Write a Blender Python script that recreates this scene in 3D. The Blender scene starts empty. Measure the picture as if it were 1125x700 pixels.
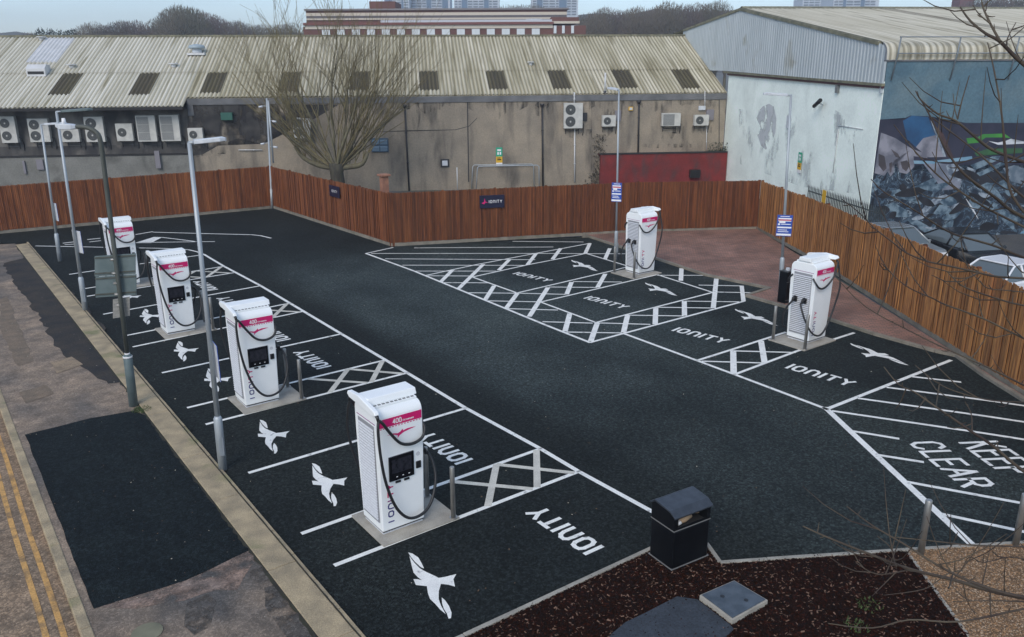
import bpy, bmesh, math, random
from mathutils import Vector, Matrix
R=math.radians
random.seed(7)
scene=bpy.context.scene
COL=scene.collection
K=1.15
# ------------------------------------------------------------------ camera (solved from the photo's perspective)
F=906.42; PITCH=0.302; ROLL=-0.005; YAW=0.633
CAM=Vector((-8.708*K,-9.917*K,6.959*K))
cy,sy,cp,sp=math.cos(YAW),math.sin(YAW),math.cos(PITCH),math.sin(PITCH)
FW=Vector((sy*cp,cy*cp,-sp)); _r=Vector((cy,-sy,0)); _u=_r.cross(FW)
RT=_r*math.cos(ROLL)+_u*math.sin(ROLL); UP=-_r*math.sin(ROLL)+_u*math.cos(ROLL)
def ray(x,y): return RT*((x-562.5)/F)-UP*((y-350)/F)+FW
def G(x,y,z=0.0):
    d=ray(x,y); return CAM+d*((z-CAM.z)/d.z)
def atdepth(x,y,D): return CAM+ray(x,y)*D
def pix(P):
    d=Vector(P)-CAM; z=d.dot(FW); return (562.5+F*d.dot(RT)/z, 350-F*d.dot(UP)/z)
cam=bpy.data.cameras.new('camera'); co=bpy.data.objects.new('camera',cam); COL.objects.link(co)
co.matrix_world=Matrix((( RT.x,UP.x,-FW.x,CAM.x),(RT.y,UP.y,-FW.y,CAM.y),(RT.z,UP.z,-FW.z,CAM.z),(0,0,0,1)))
cam.sensor_width=36; cam.lens=F/1125*36; cam.clip_end=5000; cam.clip_start=0.05
scene.camera=co
# building frame: u along the long wall, e into depth, z up
NA=0.514; N=Vector((math.sin(NA),math.cos(NA),0)); T=Vector((N.y,-N.x,0)); C0=34.792*K
def B(u,e,z): return N*(C0+e)+T*u+Vector((0,0,z))
def Binv(P): return P.dot(T),P.dot(N)-C0,P.z
ZE=5.105*K; SL=(8.441-5.105)/8.094; ER=8.094*K; ZR=8.441*K; UE=18.0
EM=-18.8; 
def WL(x,y,e=0.0):
    d=ray(x,y); k=(C0+e-CAM.dot(N))/d.dot(N); P=CAM+d*k; return P.dot(T),P.z
def GB(x,y,u=UE):
    d=ray(x,y); k=(u-CAM.dot(T))/d.dot(T); P=CAM+d*k; return P.dot(N)-C0,P.z
def RP(x,y):
    d=ray(x,y); nn=Vector((-N.x*SL,-N.y*SL,1)); c=ZE-SL*C0
    k=(c-CAM.dot(nn))/d.dot(nn); P=CAM+d*k; return P.dot(T),P.dot(N)-C0
# ------------------------------------------------------------------ materials
def lin(c):
    return tuple(((v/255)/12.92 if v/255<=0.04045 else ((v/255+0.055)/1.055)**2.4) for v in c)
MATS={}
class NT:
    def __init__(s,name):
        s.m=bpy.data.materials.new(name); s.m.use_nodes=True; s.t=s.m.node_tree; s.b=s.t.nodes['Principled BSDF']
    def n(s,t,**k):
        x=s.t.nodes.new(t)
        for a,b in k.items(): setattr(x,a,b)
        return x
    def l(s,a,b): s.t.links.new(a,b)
def c4(c): return (c[0],c[1],c[2],1)
def pmat(name,c1,c2=None,scale=3.0,rough=0.7,bump=0.0,bscale=60,metal=0.0,stretch=(1,1,1),lo=0.35,hi=0.65,c3=None,s3=0.6,lo3=.5,hi3=.65,s3s=(1,1,1),spec=0.5,detail=5,world=True,fine=None,tone=False,vor=None):
    if name in MATS: return MATS[name]
    q=NT(name); b=q.b
    b.inputs['Roughness'].default_value=rough; b.inputs['Metallic'].default_value=metal
    b.inputs['Specular IOR Level'].default_value=spec
    if world: src=q.n('ShaderNodeNewGeometry').outputs['Position']
    else: src=q.n('ShaderNodeTexCoord').outputs['Object']
    def noise(sc,st,det=5,dist=0.0):
        mp=q.n('ShaderNodeMapping'); mp.inputs['Scale'].default_value=st; q.l(src,mp.inputs['Vector'])
        no=q.n('ShaderNodeTexNoise'); no.inputs['Scale'].default_value=sc; no.inputs['Detail'].default_value=det; no.inputs['Distortion'].default_value=dist
        q.l(mp.outputs[0],no.inputs['Vector']); return no.outputs['Fac']
    def ramp(fac,a,b_):
        mr=q.n('ShaderNodeMapRange'); mr.inputs['From Min'].default_value=a; mr.inputs['From Max'].default_value=b_; q.l(fac,mr.inputs['Value']); return mr.outputs['Result']
    def mix(fac,A,Bc,mode='MIX'):
        mx=q.n('ShaderNodeMix',data_type='RGBA',blend_type=mode)
        if isinstance(fac,float): mx.inputs[0].default_value=fac
        else: q.l(fac,mx.inputs[0])
        for i,v in ((6,A),(7,Bc)):
            if isinstance(v,tuple): mx.inputs[i].default_value=c4(v)
            else: q.l(v,mx.inputs[i])
        return mx.outputs[2]
    col=c1
    if c2 is not None: col=mix(ramp(noise(scale,stretch,detail),lo,hi),c1,c2)
    if c3 is not None: col=mix(ramp(noise(s3,s3s,5,.3),lo3,hi3),col,c3)
    if fine:
        g=ramp(noise(fine[0],(1,1,1),2),.3,.7)
        mr=q.n('ShaderNodeMapRange'); mr.inputs['To Min'].default_value=1-fine[1]; mr.inputs['To Max'].default_value=1+fine[1]; q.l(g,mr.inputs['Value'])
        vm=q.n('ShaderNodeVectorMath',operation='SCALE')
        if isinstance(col,tuple): vm.inputs[0].default_value=col
        else: q.l(col,vm.inputs[0])
        q.l(mr.outputs[0],vm.inputs['Scale']); col=vm.outputs[0]
    if vor:
        vn=q.n('ShaderNodeTexVoronoi'); vn.inputs['Scale'].default_value=vor[0]; q.l(src,vn.inputs['Vector']); sx=q.n('ShaderNodeSeparateColor'); q.l(vn.outputs['Color'],sx.inputs[0])
        pw=q.n('ShaderNodeMath',operation='POWER'); q.l(sx.outputs[0],pw.inputs[0]); pw.inputs[1].default_value=2.2
        mr=q.n('ShaderNodeMapRange'); mr.inputs['To Min'].default_value=1-vor[1]*.6; mr.inputs['To Max'].default_value=1+vor[1]*1.6; q.l(pw.outputs[0],mr.inputs['Value'])
        vm=q.n('ShaderNodeVectorMath',operation='SCALE')
        if isinstance(col,tuple): vm.inputs[0].default_value=col
        else: q.l(col,vm.inputs[0])
        q.l(mr.outputs[0],vm.inputs['Scale']); col=vm.outputs[0]
    if tone:
        at=q.n('ShaderNodeAttribute',attribute_name='tone')
        vm=q.n('ShaderNodeVectorMath',operation='SCALE')
        if isinstance(col,tuple): vm.inputs[0].default_value=col
        else: q.l(col,vm.inputs[0])
        q.l(at.outputs['Fac'],vm.inputs['Scale']); col=vm.outputs[0]
    if isinstance(col,tuple): b.inputs['Base Color'].default_value=c4(col)
    else: q.l(col,b.inputs['Base Color'])
    if bump:
        bp=q.n('ShaderNodeBump'); bp.inputs['Strength'].default_value=bump; bp.inputs['Distance'].default_value=0.02
        q.l(noise(bscale,stretch,3),bp.inputs['Height']); q.l(bp.outputs[0],b.inputs['Normal'])
    MATS[name]=q.m; return q.m
M=dict(
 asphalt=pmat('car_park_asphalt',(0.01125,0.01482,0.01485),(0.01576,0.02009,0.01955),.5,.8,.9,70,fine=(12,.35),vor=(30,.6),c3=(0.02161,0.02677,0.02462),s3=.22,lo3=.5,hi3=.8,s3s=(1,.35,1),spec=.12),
 paint=pmat('white_paint',(.83,.83,.78),(.72,.72,.68),2.5,.6,.15,90,fine=(60,.12),c3=(.36,.36,.35),s3=7,lo3=.60,hi3=.72),
 paint_old=pmat('thin_paint',(.62,.60,.52),(.48,.46,.40),2.5,.6,.15,90,fine=(60,.2)),
 pavement=pmat('footway_tarmac',(0.297,0.2215,0.1552),(0.162,0.1277,0.097),1.0,.85,.6,60,lo=.32,hi=.68,c3=(0.08424,0.07828,0.07178),s3=.33,lo3=.47,hi3=.63,s3s=(1,.7,1),vor=(34,.3),fine=(3,.25)),
 kerbgrey=pmat('kerb_grey',(.25,.225,.18),(.17,.155,.125),2.4,.9,.4,40,c3=(.11,.115,.075),s3=1.1,lo3=.55,hi3=.74,fine=(50,.22)),
 newtar=pmat('new_tarmac',(0.007189,0.01113,0.01275),(0.01033,0.01523,0.01646),1.2,.8,.7,70,vor=(34,.55),fine=(9,.3),spec=.12),
 oldtar=pmat('worn_tarmac',(0.03276,0.033,0.03456),(0.05642,0.0495,0.04176),1.5,.8,.5,80,fine=(45,.3),spec=.12),
 road=pmat('road_asphalt',(0.2494,0.1734,0.1095),(0.1837,0.1346,0.08986),1.1,.85,.5,70,vor=(30,.4),fine=(6,.25)),
 yellow=pmat('yellow_line',(0.54,0.3045,0.096),(0.255,0.1595,0.072),4,.75,.2,80,lo=.45,hi=.65,fine=(40,.25)),
 conc=pmat('concrete',(.30,.28,.245),(.21,.195,.17),2.2,.85,.35,40,c3=(.13,.125,.09),s3=1.4,lo3=.56,hi3=.75,fine=(50,.18)),
 kerbconc=pmat('concrete_edging',(0.4148,0.3302,0.2052),(0.2647,0.2167,0.1416),2.4,.9,.4,40,c3=(0.1589,0.1693,0.07075),s3=1.1,lo3=.58,hi3=.74,fine=(50,.22)),
 pinkerb=pmat('pin_kerb',(.36,.34,.29),(.25,.235,.2),3,.85,.3,50,fine=(50,.15)),
 slab=pmat('pad_concrete',(.40,.375,.32),(.30,.28,.24),3,.8,.2,50,fine=(50,.12)),
 gravel=pmat('gravel_base',(0.21,0.141,0.0825),(0.14,0.093,0.055),8,.9,.6,40,fine=(30,.4)),
 mulch=pmat('mulch_base',(0.0129,0.004272,0.002084),(0.02304,0.007477,0.003529),10,.95,.8,40,spec=.12),
 yard=pmat('yard_ground',(.16,.15,.135),(.11,.11,.10),.6,.9,.2,30,c3=(.06,.075,.035),s3=.3),
 steel=pmat('stainless',(.42,.41,.38),(.33,.32,.30),5,.38,metal=.75,world=False),
 galv=pmat('galvanised',(.42,.46,.48),(.33,.37,.40),4,.5,metal=.35,world=False,stretch=(1,1,.2)),
 lampwhite=pmat('lamp_head_paint',(.60,.63,.66),(.5,.53,.56),6,.4),
 darkpole=pmat('old_pole_paint',(.085,.095,.085),(.05,.055,.045),5,.6,stretch=(1,1,.3)),
 signback=pmat('sign_back_grey',(.14,.185,.19),(.10,.14,.145),3,.5,metal=.2),
 signblue=pmat('sign_blue',(.02,.07,.36),rough=.4), signwhite=pmat('sign_white',(.8,.8,.8),rough=.4), signred=pmat('sign_red',(.55,.03,.04),rough=.4),
 signdark=pmat('sign_navy',(.012,.012,.035),rough=.35), signpink=pmat('sign_pink',(.62,.02,.16),rough=.4),
 signgreen=pmat('sign_green',(.02,.36,.22),rough=.4), signyellow=pmat('sign_yellow',(.70,.42,.03),rough=.4),
 white=pmat('charger_white',(0.8788,0.9072,0.904),(0.8232,0.8562,0.8599),2,.32,world=False),
 grille=pmat('charger_grille',(.60,.62,.65),(.5,.52,.55),30,.45,world=False),
 recess=pmat('grille_recess',(.28,.29,.31),rough=.6),
 pink=pmat('charger_pink',(.60,.012,.14),rough=.35), navy=pmat('charger_navy',(.035,.03,.20),rough=.35), purple=pmat('charger_purple',(.22,.02,.18),rough=.35),
 black=pmat('black_plastic',(.012,.012,.013),rough=.35), screen=pmat('screen_glass',(.006,.006,.008),rough=.08), rubber=pmat('cable_rubber',(.016,.017,.019),rough=.45),
 binblack=pmat('bin_black',(.004,.0045,.006),(.007,.008,.010),3,.32,world=False,spec=.12), binlid=pmat('bin_lid',(.045,.055,.07),(.03,.037,.048),8,.35,world=False), bintrim=pmat('bin_trim',(.16,.16,.155),rough=.5),
 litter=pmat('litter_brown',(.32,.22,.13),rough=.7), litterw=pmat('litter_white',(.6,.6,.58),rough=.7),
 fence=pmat('fence_wood',(0.1631,0.04979,0.01241),(0.09368,0.0254,0.00657),3.0,.8,.4,12,stretch=(7,7,.55),c3=(0.2151,0.07367,0.02118),s3=.9,lo3=.5,hi3=.75,s3s=(3,3,.35),tone=True),
 fencer=pmat('fence_wood_weathered',(0.4715,0.2154,0.06477),(0.2103,0.08405,0.02502),3.0,.8,.4,12,stretch=(7,7,.55),c3=(0.3059,0.1209,0.04048),s3=.7,lo3=.55,hi3=.75,s3s=(3,3,.35),tone=True),
 render=pmat('cement_render',(0.3138,0.2673,0.2039),(0.2453,0.2138,0.1692),.8,.9,.3,20,c3=(0.1141,0.1016,0.08458),s3=.9,lo3=.50,hi3=.72,s3s=(1.3,1.3,.3),fine=(14,.12)),
 renderl=pmat('low_render',(.21,.21,.19),(.16,.16,.145),.8,.9,.3,20,c3=(.09,.09,.08),s3=.7,lo3=.52,hi3=.7,fine=(14,.12)),
 stain=pmat('soot_stain',(.035,.035,.038),(.085,.082,.076),1.6,.9,.2,20,stretch=(1,1,.35),c3=(.15,.14,.125),s3=1.1,lo3=.56,hi3=.7),
 parapet=pmat('parapet_cap',(.17,.175,.18),(.10,.105,.11),1.2,.8),
 redwall=pmat('red_wall_paint',(0.193,0.02025,0.01904),(0.1358,0.01558,0.01496),1.5,.8,.2,20,c3=(.07,.035,.035),s3=1.3,lo3=.48,hi3=.75,s3s=(1,1,.5),fine=(12,.15)),
 whitewall=pmat('white_wall_paint',(0.9484,1.028,0.9402),(0.8247,0.8992,0.8259),.7,.8,.2,20,c3=(0.5773,0.628,0.5654),s3=.33,lo3=.62,hi3=.85,s3s=(1,1,.6),fine=(8,.05)),
 peel=pmat('bare_patch',(.33,.34,.34),(.42,.43,.43),4,.9),
 clad=pmat('steel_cladding',(.44,.49,.51),(.38,.43,.45),1.4,.5,stretch=(1,1,.25),c3=(.28,.29,.26),s3=.7,lo3=.6,hi3=.75),
 mossy=pmat('mossy_trim',(.22,.21,.14),(.12,.12,.08),2,.8),
 bluewall=pmat('faded_blue_wall',(0.096,0.172,0.2125),(0.068,0.129,0.17),.7,.85,.2,20,c3=(0.128,0.1892,0.2125),s3=.5,fine=(10,.12)),
 dark=pmat('near_black',(.02,.02,.021),rough=.8), pipeblk=pmat('black_pipe',(.022,.022,.024),rough=.5), pipew=pmat('white_pipe',(.55,.56,.56),rough=.5), pipeg=pmat('grey_pipe',(.20,.19,.21),rough=.6),  # dark is plain near-black for coping, ledge, gutter, liner and vent opening
 acwhite=pmat('ac_casing',(.56,.56,.52),(.46,.46,.43),3,.5), acfan=pmat('ac_fan',(.05,.055,.055),rough=.5), acgrille=pmat('ac_louvre',(.16,.17,.17),rough=.5),
 barkd=pmat('dark_bark',(.035,.032,.026),(.075,.068,.045),6,.9,.5,20,stretch=(1,1,.3)), bark=pmat('bark',(0.0975,0.0845,0.05625),(0.156,0.143,0.08125),6,.9,.5,20,stretch=(1,1,.3)),
 twig=pmat('twig_olive',(0.2372,0.1994,0.09),(0.1222,0.09625,0.054),2,.85), twigb=pmat('twig_brown',(.035,.022,.018),(.085,.068,.045),3,.8),
 wood1=pmat('wood_brown',(0.14,0.1008,0.084),(0.091,0.077,0.0672),.05,.9), wood2=pmat('wood_green',(0.091,0.0918,0.0585),(0.14,0.1148,0.0845),.05,.9), evergreen=pmat('evergreen',(.018,.032,.022),(.03,.045,.03),.1,.9),
 brickfar=pmat('far_brick',(.15,.065,.052),(.12,.055,.045),.3,.9), cream=pmat('cream_band',(.52,.47,.39),rough=.8), winw=pmat('white_window_panel',(.60,.64,.66),rough=.4), roofgrey=pmat('flat_roof',(.20,.19,.19),rough=.9),
 towerw=pmat('tower_white',(.50,.55,.60),rough=.7), towerb=pmat('tower_blue',(.10,.17,.26),rough=.6), towerwin=pmat('tower_window',(.12,.15,.19),rough=.3),
 glass=pmat('car_glass',(.10,.125,.135),rough=.06,spec=.8), carsilver=pmat('car_silver',(.32,.35,.36),rough=.25,metal=.5), carblack=pmat('car_black',(.015,.017,.02),rough=.15), carwhite=pmat('car_white',(.75,.77,.79),rough=.2), tyre=pmat('tyre',(.015,.015,.015),rough=.8), tail=pmat('tail_red',(.5,.01,.01),rough=.2), headl=pmat('head_lamp',(.7,.72,.74),rough=.1),
 leaf=pmat('weed_green',(.07,.11,.025),(.04,.07,.02),8,.8), plastic_blue=pmat('vent_blue',(.04,.08,.13),rough=.5), greenp=pmat('lantern_green',(.02,.10,.075),rough=.5), ironrail=pmat('rail_steel',(.20,.23,.25),rough=.5,metal=.5),
 coping=pmat('terracotta',(.36,.17,.10),(.25,.12,.08),4,.8), metalcover=pmat('cover_steel',(.11,.135,.16),(.07,.09,.11),5,.55,.3,40,metal=.3), darkslab=pmat('dark_slab',(0.0372,0.0465,0.0585),(0.027,0.0341,0.0442),4,.8,.4,60,fine=(30,.3)),
 palisade=pmat('palisade_grey',(.09,.11,.11),rough=.5,metal=.4),
)
def brickmat(name,c1,c2,mortar,w,h,ang=0,ms=.012):
    q=NT(name); g=q.n('ShaderNodeNewGeometry'); mp=q.n('ShaderNodeMapping'); mp.inputs['Rotation'].default_value=(0,0,ang)
    q.l(g.outputs['Position'],mp.inputs['Vector'])
    br=q.n('ShaderNodeTexBrick'); br.inputs['Color1'].default_value=c4(c1); br.inputs['Color2'].default_value=c4(c2); br.inputs['Mortar'].default_value=c4(mortar)
    br.inputs['Scale'].default_value=1; br.inputs['Mortar Size'].default_value=ms; br.inputs['Brick Width'].default_value=w; br.inputs['Row Height'].default_value=h
    q.l(mp.outputs[0],br.inputs['Vector'])
    no=q.n('ShaderNodeTexNoise'); no.inputs['Scale'].default_value=.8; q.l(g.outputs['Position'],no.inputs['Vector'])
    mr=q.n('ShaderNodeMapRange'); mr.inputs['To Min'].default_value=.7; mr.inputs['To Max'].default_value=1.25; mr.inputs['From Min'].default_value=.3; mr.inputs['From Max'].default_value=.7; q.l(no.outputs['Fac'],mr.inputs['Value'])
    vm=q.n('ShaderNodeVectorMath',operation='SCALE'); q.l(br.outputs['Color'],vm.inputs[0]); q.l(mr.outputs[0],vm.inputs['Scale']); q.l(vm.outputs[0],q.b.inputs['Base Color'])
    q.b.inputs['Roughness'].default_value=.85
    bp=q.n('ShaderNodeBump'); bp.inputs['Strength'].default_value=.4; bp.inputs['Distance'].default_value=.01; q.l(br.outputs['Fac'],bp.inputs['Height']); bp.invert=True; q.l(bp.outputs[0],q.b.inputs['Normal'])
    return q.m
M['spot']=pmat('stained_tarmac',(.075,.070,.064),(.115,.10,.086),2.2,.85,.6,60,vor=(34,.3),fine=(5,.3),spec=.2)
def soft(m,lo,hi,sc):
    t=m.node_tree; g=t.nodes.new('ShaderNodeNewGeometry'); no=t.nodes.new('ShaderNodeTexNoise'); no.inputs['Scale'].default_value=sc; no.inputs['Detail'].default_value=8; t.links.new(g.outputs['Position'],no.inputs['Vector'])
    mr=t.nodes.new('ShaderNodeMapRange'); mr.inputs['From Min'].default_value=lo; mr.inputs['From Max'].default_value=hi; t.links.new(no.outputs['Fac'],mr.inputs['Value']); t.links.new(mr.outputs[0],t.nodes['Principled BSDF'].inputs['Alpha'])
soft(M['spot'],.36,.56,3.5)
M['patchc']=pmat('patch_pale',(0.306,0.2295,0.1482),(0.1989,0.1512,0.1026),3,.9,.4,40,fine=(40,.3)); M['patchd']=pmat('patch_dull',(0.2052,0.1512,0.1026),(0.1368,0.108,0.07752),3,.9,.4,40,fine=(40,.3))
M['pavers']=brickmat('block_paving',(.33,.165,.12),(.21,.12,.095),(.13,.095,.07),.21,.105,R(45))
# roof sheet: stripes of dirt that run down the slope
def roofmat(name,light,mid,dirt_shade,amt,ax,pitch=.25):
    q=NT(name); g=q.n('ShaderNodeNewGeometry')
    du=q.n('ShaderNodeVectorMath',operation='DOT_PRODUCT'); du.inputs[1].default_value=T; q.l(g.outputs['Position'],du.inputs[0])
    de=q.n('ShaderNodeVectorMath',operation='DOT_PRODUCT'); de.inputs[1].default_value=N; q.l(g.outputs['Position'],de.inputs[0])
    cb=q.n('ShaderNodeCombineXYZ'); q.l(du.outputs['Value'],cb.inputs[0]); q.l(de.outputs['Value'],cb.inputs[1])
    def nz(sc,st,lo,hi,det=4):
        mp=q.n('ShaderNodeMapping'); mp.inputs['Scale'].default_value=st; q.l(cb.outputs[0],mp.inputs['Vector'])
        no=q.n('ShaderNodeTexNoise'); no.inputs['Scale'].default_value=sc; no.inputs['Detail'].default_value=det; q.l(mp.outputs[0],no.inputs['Vector'])
        mr=q.n('ShaderNodeMapRange'); mr.inputs['From Min'].default_value=lo; mr.inputs['From Max'].default_value=hi; q.l(no.outputs['Fac'],mr.inputs['Value']); return mr.outputs[0]
    s_=(1,.05,1) if ax==0 else (.05,1,1); s2=(1,.25,1) if ax==0 else (.25,1,1)
    def mix(f,a,b):
        mx=q.n('ShaderNodeMix',data_type='RGBA')
        q.l(f,mx.inputs[0])
        for i,v in ((6,a),(7,b)):
            if isinstance(v,tuple): mx.inputs[i].default_value=c4(v)
            else: q.l(v,mx.inputs[i])
        return mx.outputs[2]
    c=mix(nz(2.2,s_,.4,.62),light,mid)
    c=mix(nz(.33,s2,.5-amt,.75-amt,3),c,mid)
    c=mix(nz(3.4,s_,.56-amt*.5,.72-amt*.3),c,dirt_shade)
    # silt tone painted into the corrugation valleys, standing in for weak rib shading
    mu=q.n('ShaderNodeMath',operation='MULTIPLY'); mu.inputs[1].default_value=2*math.pi/pitch; q.l(du.outputs['Value'],mu.inputs[0])
    sn=q.n('ShaderNodeMath',operation='SINE'); q.l(mu.outputs[0],sn.inputs[0])
    mr=q.n('ShaderNodeMapRange'); mr.inputs['From Min'].default_value=.1; mr.inputs['From Max'].default_value=-.9; mr.inputs['To Max'].default_value=.75; q.l(sn.outputs[0],mr.inputs['Value'])
    c=mix(mr.outputs[0],c,dirt_shade)
    q.l(c,q.b.inputs['Base Color']); q.b.inputs['Roughness'].default_value=.85
    return q.m
M['roof']=roofmat('fibre_cement_roof',(.60,.56,.44),(.42,.385,.27),(.20,.175,.10),.09,0)
M['roofl']=roofmat('fibre_cement_roof_light',(.68,.655,.56),(.54,.515,.42),(.26,.235,.15),.0,0)
M['rooflight']=roofmat('dirty_roof_light',(.105,.09,.045),(.075,.062,.035),(.045,.038,.022),.05,0)
M['roofnew']=pmat('pale_sheet',(.60,.61,.62),(.52,.53,.53),1.5,.7)
M['wroof']=roofmat('warehouse_roof',(.58,.55,.45),(.46,.43,.33),(.20,.18,.12),.0,0,.32)
def muralmat():
    q=NT('painted_machinery'); g=q.n('ShaderNodeNewGeometry')
    n1=q.n('ShaderNodeTexNoise'); n1.inputs['Scale'].default_value=1.35; n1.inputs['Detail'].default_value=6; n1.inputs['Distortion'].default_value=2.2; q.l(g.outputs['Position'],n1.inputs['Vector'])
    cr=q.n('ShaderNodeValToRGB'); q.l(n1.outputs['Fac'],cr.inputs[0]); e=cr.color_ramp.elements
    e[0].position=.30; e[0].color=(.006,.008,.014,1); e[1].position=.47; e[1].color=(.012,.022,.04,1)
    for p,c in ((.51,(.07,.12,.17,1)),(.54,(.012,.016,.026,1)),(.60,(.03,.055,.085,1)),(.625,(.26,.33,.38,1)),(.64,(.012,.02,.035,1))):
        x=cr.color_ramp.elements.new(p); x.color=c
    q.l(cr.outputs[0],q.b.inputs['Base Color']); q.b.inputs['Roughness'].default_value=.8
    return q.m
M['mural']=muralmat()
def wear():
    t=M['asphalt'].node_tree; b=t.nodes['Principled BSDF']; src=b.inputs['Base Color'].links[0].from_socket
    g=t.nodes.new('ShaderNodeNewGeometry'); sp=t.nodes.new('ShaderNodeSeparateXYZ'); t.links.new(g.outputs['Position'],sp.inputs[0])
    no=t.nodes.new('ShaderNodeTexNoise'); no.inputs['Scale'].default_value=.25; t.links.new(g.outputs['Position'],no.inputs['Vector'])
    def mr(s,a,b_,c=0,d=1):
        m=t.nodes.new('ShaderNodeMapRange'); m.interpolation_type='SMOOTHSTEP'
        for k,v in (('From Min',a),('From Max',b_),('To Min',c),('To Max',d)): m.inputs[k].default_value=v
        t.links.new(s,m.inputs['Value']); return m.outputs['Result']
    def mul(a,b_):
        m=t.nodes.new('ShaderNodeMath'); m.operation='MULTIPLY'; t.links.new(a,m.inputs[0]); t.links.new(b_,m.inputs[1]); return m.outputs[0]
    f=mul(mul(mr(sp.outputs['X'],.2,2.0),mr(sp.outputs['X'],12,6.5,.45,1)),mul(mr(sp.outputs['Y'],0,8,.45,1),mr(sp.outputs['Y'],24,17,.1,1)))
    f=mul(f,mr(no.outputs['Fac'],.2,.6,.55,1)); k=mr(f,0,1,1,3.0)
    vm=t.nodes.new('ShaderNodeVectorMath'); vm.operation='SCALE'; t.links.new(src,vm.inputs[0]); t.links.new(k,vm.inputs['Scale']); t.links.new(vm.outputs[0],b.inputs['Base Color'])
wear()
# ------------------------------------------------------------------ object helpers
def tag(o,label=None,cat=None,group=None,kind=None):
    if label: o['label']=label
    if cat: o['category']=cat
    if group: o['group']=group
    if kind: o['kind']=kind
    return o
def empty(name,loc=(0,0,0),rz=0.0):
    o=bpy.data.objects.new(name,None); COL.objects.link(o); o.location=loc; o.rotation_euler=(0,0,rz); o.empty_display_size=.2; return o
def children(o): return [c for c in bpy.data.objects if c.parent==o]
def copy_tree(o,parent=None):
    c=o.copy(); COL.objects.link(c); c.parent=parent
    for ch in children(o): copy_tree(ch,c)
    return c
class MB:
    def __init__(s): s.v=[]; s.f=[]; s.tone=[]; s.smooth=[]
    def add(s,vs,fs,tone=1.0,sm=False):
        b=len(s.v); s.v+= [tuple(v) for v in vs]; s.f+=[tuple(i+b for i in f) for f in fs]; s.tone+=[tone]*len(fs); s.smooth+=[sm]*len(fs)
    def box(s,x0,x1,y0,y1,z0,z1,tone=1.0,fn=None):
        vs=[(x,y,z) for z in (z0,z1) for y in (y0,y1) for x in (x0,x1)]
        if fn: vs=[fn(*v) for v in vs]
        s.add(vs,[(0,2,3,1),(4,5,7,6),(0,1,5,4),(2,6,7,3),(0,4,6,2),(1,3,7,5)],tone)
    def bx(s,o,ax,ay,az,tone=1.0):
        o,ax,ay,az=map(Vector,(o,ax,ay,az)); s.box(0,1,0,1,0,1,tone,lambda a,b,c:o+ax*a+ay*b+az*c)
    def prism(s,poly,z0,z1,fn=None,tone=1.0):
        n=len(poly); vs=[(p[0],p[1],z0) for p in poly]+[(p[0],p[1],z1) for p in poly]
        if fn: vs=[fn(*v) for v in vs]
        s.add(vs,[tuple(range(n-1,-1,-1)),tuple(range(n,2*n))]+[(i,(i+1)%n,n+(i+1)%n,n+i) for i in range(n)],tone)
    def tube(s,pts,r,n=8,caps=True,tone=1.0):
        pts=[Vector(p) for p in pts]; m=len(pts)
        rr=r if isinstance(r,(list,tuple)) else [r]*m
        vs=[]; nrm=None
        for i,p in enumerate(pts):
            d=(pts[min(i+1,m-1)]-pts[max(i-1,0)]); d=d.normalized() if d.length>1e-9 else Vector((0,0,1))
            if nrm is None:
                a=Vector((0,0,1)) if abs(d.z)<.9 else Vector((1,0,0)); nrm=d.cross(a).normalized()
            else:
                nrm=(nrm-d*nrm.dot(d)); nrm=nrm.normalized() if nrm.length>1e-6 else d.orthogonal().normalized()
            bn=d.cross(nrm)
            for k in range(n):
                a=2*math.pi*k/n; vs.append(p+(nrm*math.cos(a)+bn*math.sin(a))*rr[i])
        fs=[(i*n+k,i*n+(k+1)%n,(i+1)*n+(k+1)%n,(i+1)*n+k) for i in range(m-1) for k in range(n)]
        s.add(vs,fs,tone,True)
        if caps:
            b=len(s.v)-n*m; s.f+=[tuple(b+k for k in range(n-1,-1,-1)),tuple(b+(m-1)*n+k for k in range(n))]; s.tone+=[tone]*2; s.smooth+=[False]*2
    def build(s,name,mat,parent=None,bevel=0.0):
        me=bpy.data.meshes.new(name); me.from_pydata(s.v,[],s.f); me.update()
        if any(t!=1.0 for t in s.tone) or (hasattr(mat,'node_tree') and 'wood' in mat.name and 'fence' in mat.name):
            at=me.attributes.new('tone','FLOAT','FACE'); at.data.foreach_set('value',s.tone)
        me.polygons.foreach_set('use_smooth',s.smooth)
        me.materials.append(mat)
        o=bpy.data.objects.new(name,me); COL.objects.link(o)
        if parent: o.parent=parent
        if bevel:
            md=o.modifiers.new('bevel','BEVEL'); md.width=bevel; md.segments=2; md.limit_method='ANGLE'
        return o
def smoothpts(P,n=6):
    P=[Vector(p) for p in P]; out=[]
    for i in range(len(P)-1):
        a=P[max(i-1,0)];b=P[i];c=P[i+1];d=P[min(i+2,len(P)-1)]
        for k in range(n):
            t=k/n; out.append(.5*((2*b)+(c-a)*t+(2*a-5*b+4*c-d)*t*t+(3*b-a-3*c+d)*t**3))
    out.append(P[-1]); return out
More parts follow.
